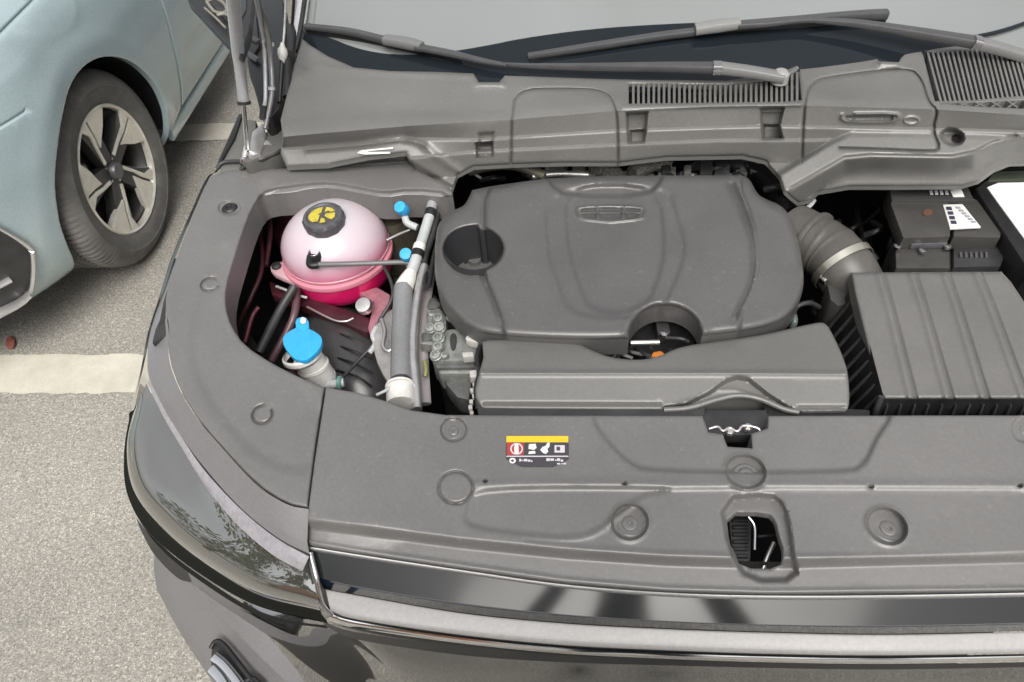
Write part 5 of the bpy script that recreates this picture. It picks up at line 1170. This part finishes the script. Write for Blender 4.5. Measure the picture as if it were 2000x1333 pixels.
for k in range(6):
    prism('barcode_bar', [(1866+6*k, 404+5.5*k), (1874+6*k, 404+5.5*k), (1877+6*k, 407+5.5*k), (1869+6*k, 407+5.5*k)], .928, .001, mat('label_grey', (.25, .25, .3), .5) if k == 0 else bpy.data.materials['label_grey'], bat, bev=0)
for k in range(4):
    prism('label_text', [(1848+3*k, 404+9*k), (1858+3*k, 404+9*k), (1860+3*k, 410+9*k), (1850+3*k, 410+9*k)], .9282, .001, mat('label_ink', (.03, .03, .06), .5) if k == 0 else bpy.data.materials['label_ink'], bat, bev=0)
prism('small_label', [(1852, 366), (1876, 366), (1884, 384), (1862, 384)], .9325, .002, PAINTW, bat, bev=.0005)
for k in range(4): prism('label_text', [(1815+10*k, 372), (1821+10*k, 372), (1823+10*k, 380), (1817+10*k, 380)], .933, .001, DECP, bat, bev=0)
prism('red_mark', chaikin([(1805, 410), (1818, 408), (1824, 418), (1812, 422), (1802, 420)], 1), .9265, .001, mat('faded_red', (.1, .045, .03), .5), bat, bev=0)
for k in range(6): prism('terminal_fin', [(1874+10*k, 492), (1879+10*k, 492), (1880+10*k, 502), (1875+10*k, 502)], .899, .01, CAPG, bat, bev=.001)
for k in range(3): lathe('battery_bolt', [(.006, 0), (.006, .004), (0, .005)], Vector(at(1752+49*k, 484+8*(k % 2), .905)), CHR, bat, n=10)
fb = prism('fuse_box', [(1905, 368), (1925, 352), (2100, 350), (2100, 560), (2010, 530)], .925, .1, BLK, suv, bev=.005, label='black fuse box at the right edge')
prism('fuse_box_label', [(1928, 366), (1950, 357), (2090, 355), (2100, 560), (2010, 478)], .9275, .003, mat('label_sheet_white', (.8, .8, .79), .5), fb, bev=.001, label='large white label on the fuse box lid')
prism('lamp_pipe', [(1940, 335), (2100, 330), (2100, 350), (1930, 352)], .93, .02, mat('dark_green_tint', (.05, .06, .045), .4), suv, bev=.003)
prism('bay_right_floor', [(1958, 520), (2100, 520), (2100, 800), (1980, 640)], .80, .1, BLK, suv, bev=.004)
# ------------------------------------------------------------------ across the car park, mirrored in the lamp and bumper
LEAF = mat('leaf_green', (.06, .10, .025), .6, blotch=.35, bscale=1.5)
BARK = mat('bark', (.09, .07, .05), .8, blotch=.2)
def tree(x, y, h, seed, lab):
    r = random.Random(seed)
    t = empty('tree', (x, y, 0), lab, 'tree', 'trees across the car park')
    V, F = sweepdata([Vector((x, y, 0)), Vector((x+.1, y, h*.3)), Vector((x-.05, y+.1, h*.75))], [.2, .13, .05], [.2, .13, .05], 10)
    mk('trunk', V, F, BARK, t)
    V, F = [], []
    cl = [(Vector((x+r.gauss(0, h*.17), y+r.gauss(0, h*.17), h*r.uniform(.4, .95))), r.uniform(.1, .18)*h) for _ in range(22)]
    for c, s in cl:
        for _ in range(130):
            d = Vector((r.gauss(0, 1), r.gauss(0, 1), r.gauss(0, .8))).normalized()*s*r.uniform(.5, 1)
            p = c+d; a = Vector((r.gauss(0, 1), r.gauss(0, 1), r.gauss(0, 1))).normalized()*.14; b = a.orthogonal().normalized()*.09
            n = len(V); V += [p-a, p+b, p+a, p-b]; F.append((n, n+1, n+2, n+3))
    mk('crown', V, F, LEAF, t, sharp=None)
for i, (x, y, h) in enumerate([(-8, -9, 6), (-3.5, -10, 7), (.5, -12, 6.5), (5, -11, 7), (10, -12, 6), (-11, -4, 7)]):
    tree(x, y, h, i, ['leafy green tree across the car park at the far left', 'tall green tree across the car park behind the orange van', 'green tree across the car park behind the white car', 'tall green tree across the car park right of the white car', 'green tree across the car park at the far right', 'green tree beside the car park on the left'][i])
def simple_car(x, y, rz, col, lab, prof, W_, cat, glassrows):
    t = empty('parked_car', (x, y, 0), lab, cat, 'vehicles parked opposite'); c, s = math.cos(rz), math.sin(rz)
    def T(a, b, z): return Vector((x+a*c-b*s, y+a*s+b*c, z))
    m = mat(col[0], col[1], .3, coat=.6); n = len(prof); V = []
    bm = bmesh.new()
    rings = [[bm.verts.new(T(a, sy*W_*(.5 if z < 1.0 else .42), z)) for a, z in prof] for sy in (-1, 1)]
    bm.faces.new(rings[0]); bm.faces.new(rings[1][::-1])
    for i in range(n): bm.faces.new((rings[0][i], rings[1][i], rings[1][(i+1) % n], rings[0][(i+1) % n]))
    bmesh.ops.recalc_face_normals(bm, faces=bm.faces); bmesh.ops.bevel(bm, geom=list(bm.edges), offset=.05, segments=2, affect='EDGES', clamp_overlap=True)
    bmesh.ops.triangulate(bm, faces=[f for f in bm.faces if len(f.verts) > 4])
    from_bm('body', bm, m, t)
    for q in glassrows:
        for sy in (-1, 1):
            P = [T(a, sy*(W_*(.5 if z < 1.0 else .42)+.01), z) for a, z in q]
            mk('side_window', P, [tuple(range(len(P)))], GLOSS, t)
    for wx in (prof[0][0]*.62, prof[-1][0]*.62):
        for sy in (-1, 1):
            lathe('wheel', [(.2, -.1), (.3, -.1), (.32, -.08), (.32, .08), (.3, .1), (.2, .1), (.19, .06), (0, .06)], T(wx, sy*(W_*.5-.06), .32), TY, t, axis=(-s*sy, c*sy, 0), n=28)
sed = [(-2.2, .25), (-2.25, .7), (-1.3, .95), (-.6, 1.42), (.8, 1.45), (1.6, 1.02), (2.2, .95), (2.25, .3)]
van = [(-2.3, .25), (-2.35, 1.0), (-1.7, 1.25), (-1.1, 1.9), (2.3, 1.95), (2.35, .3)]
simple_car(-3.4, -4.2, .35, ('orange_paint', (.45, .14, .03)), 'orange van parked opposite, seen as a reflection in the headlamp', van, 1.8, 'van', [[(-1.0, 1.15), (-.8, 1.7), (0, 1.72), (0, 1.15)], [(.15, 1.15), (.15, 1.72), (1.2, 1.72), (1.2, 1.15)]])
simple_car(.6, -6.0, 0, ('white_paint', (.6, .6, .58)), 'white saloon car parked opposite in front of the trees', sed, 1.8, 'car', [[(-1.0, 1.02), (-.55, 1.34), (.05, 1.36), (.05, 1.02)], [(.15, 1.02), (.15, 1.36), (.75, 1.36), (1.2, 1.04)]])
# the photographer, mirrored in the grille
def person():
    J = [(.10, -.52, .96), (.09, -.46, 1.16), (.08, -.38, 1.38), (.07, -.31, 1.47), (.06, -.26, 1.55), (.055, -.24, 1.64), (.055, -.25, 1.72),
         (-.11, -.37, 1.41), (-.24, -.28, 1.30), (-.10, -.13, 1.60), (-.06, -.10, 1.68),
         (.26, -.36, 1.41), (.38, -.26, 1.30), (.20, -.12, 1.60), (.13, -.10, 1.68),
         (.02, -.52, .90), (0, -.50, .50), (-.02, -.54, .08), (-.03, -.42, .04),
         (.19, -.53, .90), (.22, -.52, .50), (.24, -.56, .08), (.25, -.44, .04)]
    Rr = [.15, .15, .15, .08, .055, .085, .06, .06, .048, .034, .03, .06, .048, .034, .03, .09, .062, .045, .035, .09, .062, .045, .035]
    E_ = [(0, 1), (1, 2), (2, 3), (3, 4), (4, 5), (5, 6), (2, 7), (7, 8), (8, 9), (9, 10), (2, 11), (11, 12), (12, 13), (13, 14), (0, 15), (15, 16), (16, 17), (17, 18), (0, 19), (19, 20), (20, 21), (21, 22)]
    for s, hx in ((-1, -.06), (1, .13)):
        b = 10 if s < 0 else 14
        for k in range(4):
            n = len(J); dz = .035-.022*k
            J += [(hx-s*.03, -.085, 1.70+dz), (hx-s*.055, -.07, 1.70+dz*.9)]; Rr += [.011, .009]; E_ += [(b, n), (n, n+1)]
        n = len(J); J += [(hx-s*.02, -.07, 1.665), (hx-s*.05, -.055, 1.67)]; Rr += [.012, .010]; E_ += [(b, n), (n, n+1)]
    me = bpy.data.meshes.new('person'); me.from_pydata(J, E_, []); o = bpy.data.objects.new('person', me); COL.objects.link(o)
    md = o.modifiers.new('skin', 'SKIN'); sv = me.skin_vertices[0].data
    for i, r_ in enumerate(Rr): sv[i].radius = (r_, r_*.85)
    sv[0].use_root = True
    sm = o.modifiers.new('sub', 'SUBSURF'); sm.levels = 2; sm.render_levels = 2
    me.materials.append(mat('dark_clothing', (.02, .025, .035), .8))
    o['label'] = 'dark clothed person holding up a phone in front of the black SUV'; o['category'] = 'person'
    return o
person()
ph = box('phone', (.035, -.06, 1.70), (.15, .009, .075), BLK, bev=.004, rot=(R(-40), 0, 0))
ph['label'] = 'black phone held up in both hands of the dark clothed person'; ph['category'] = 'phone'
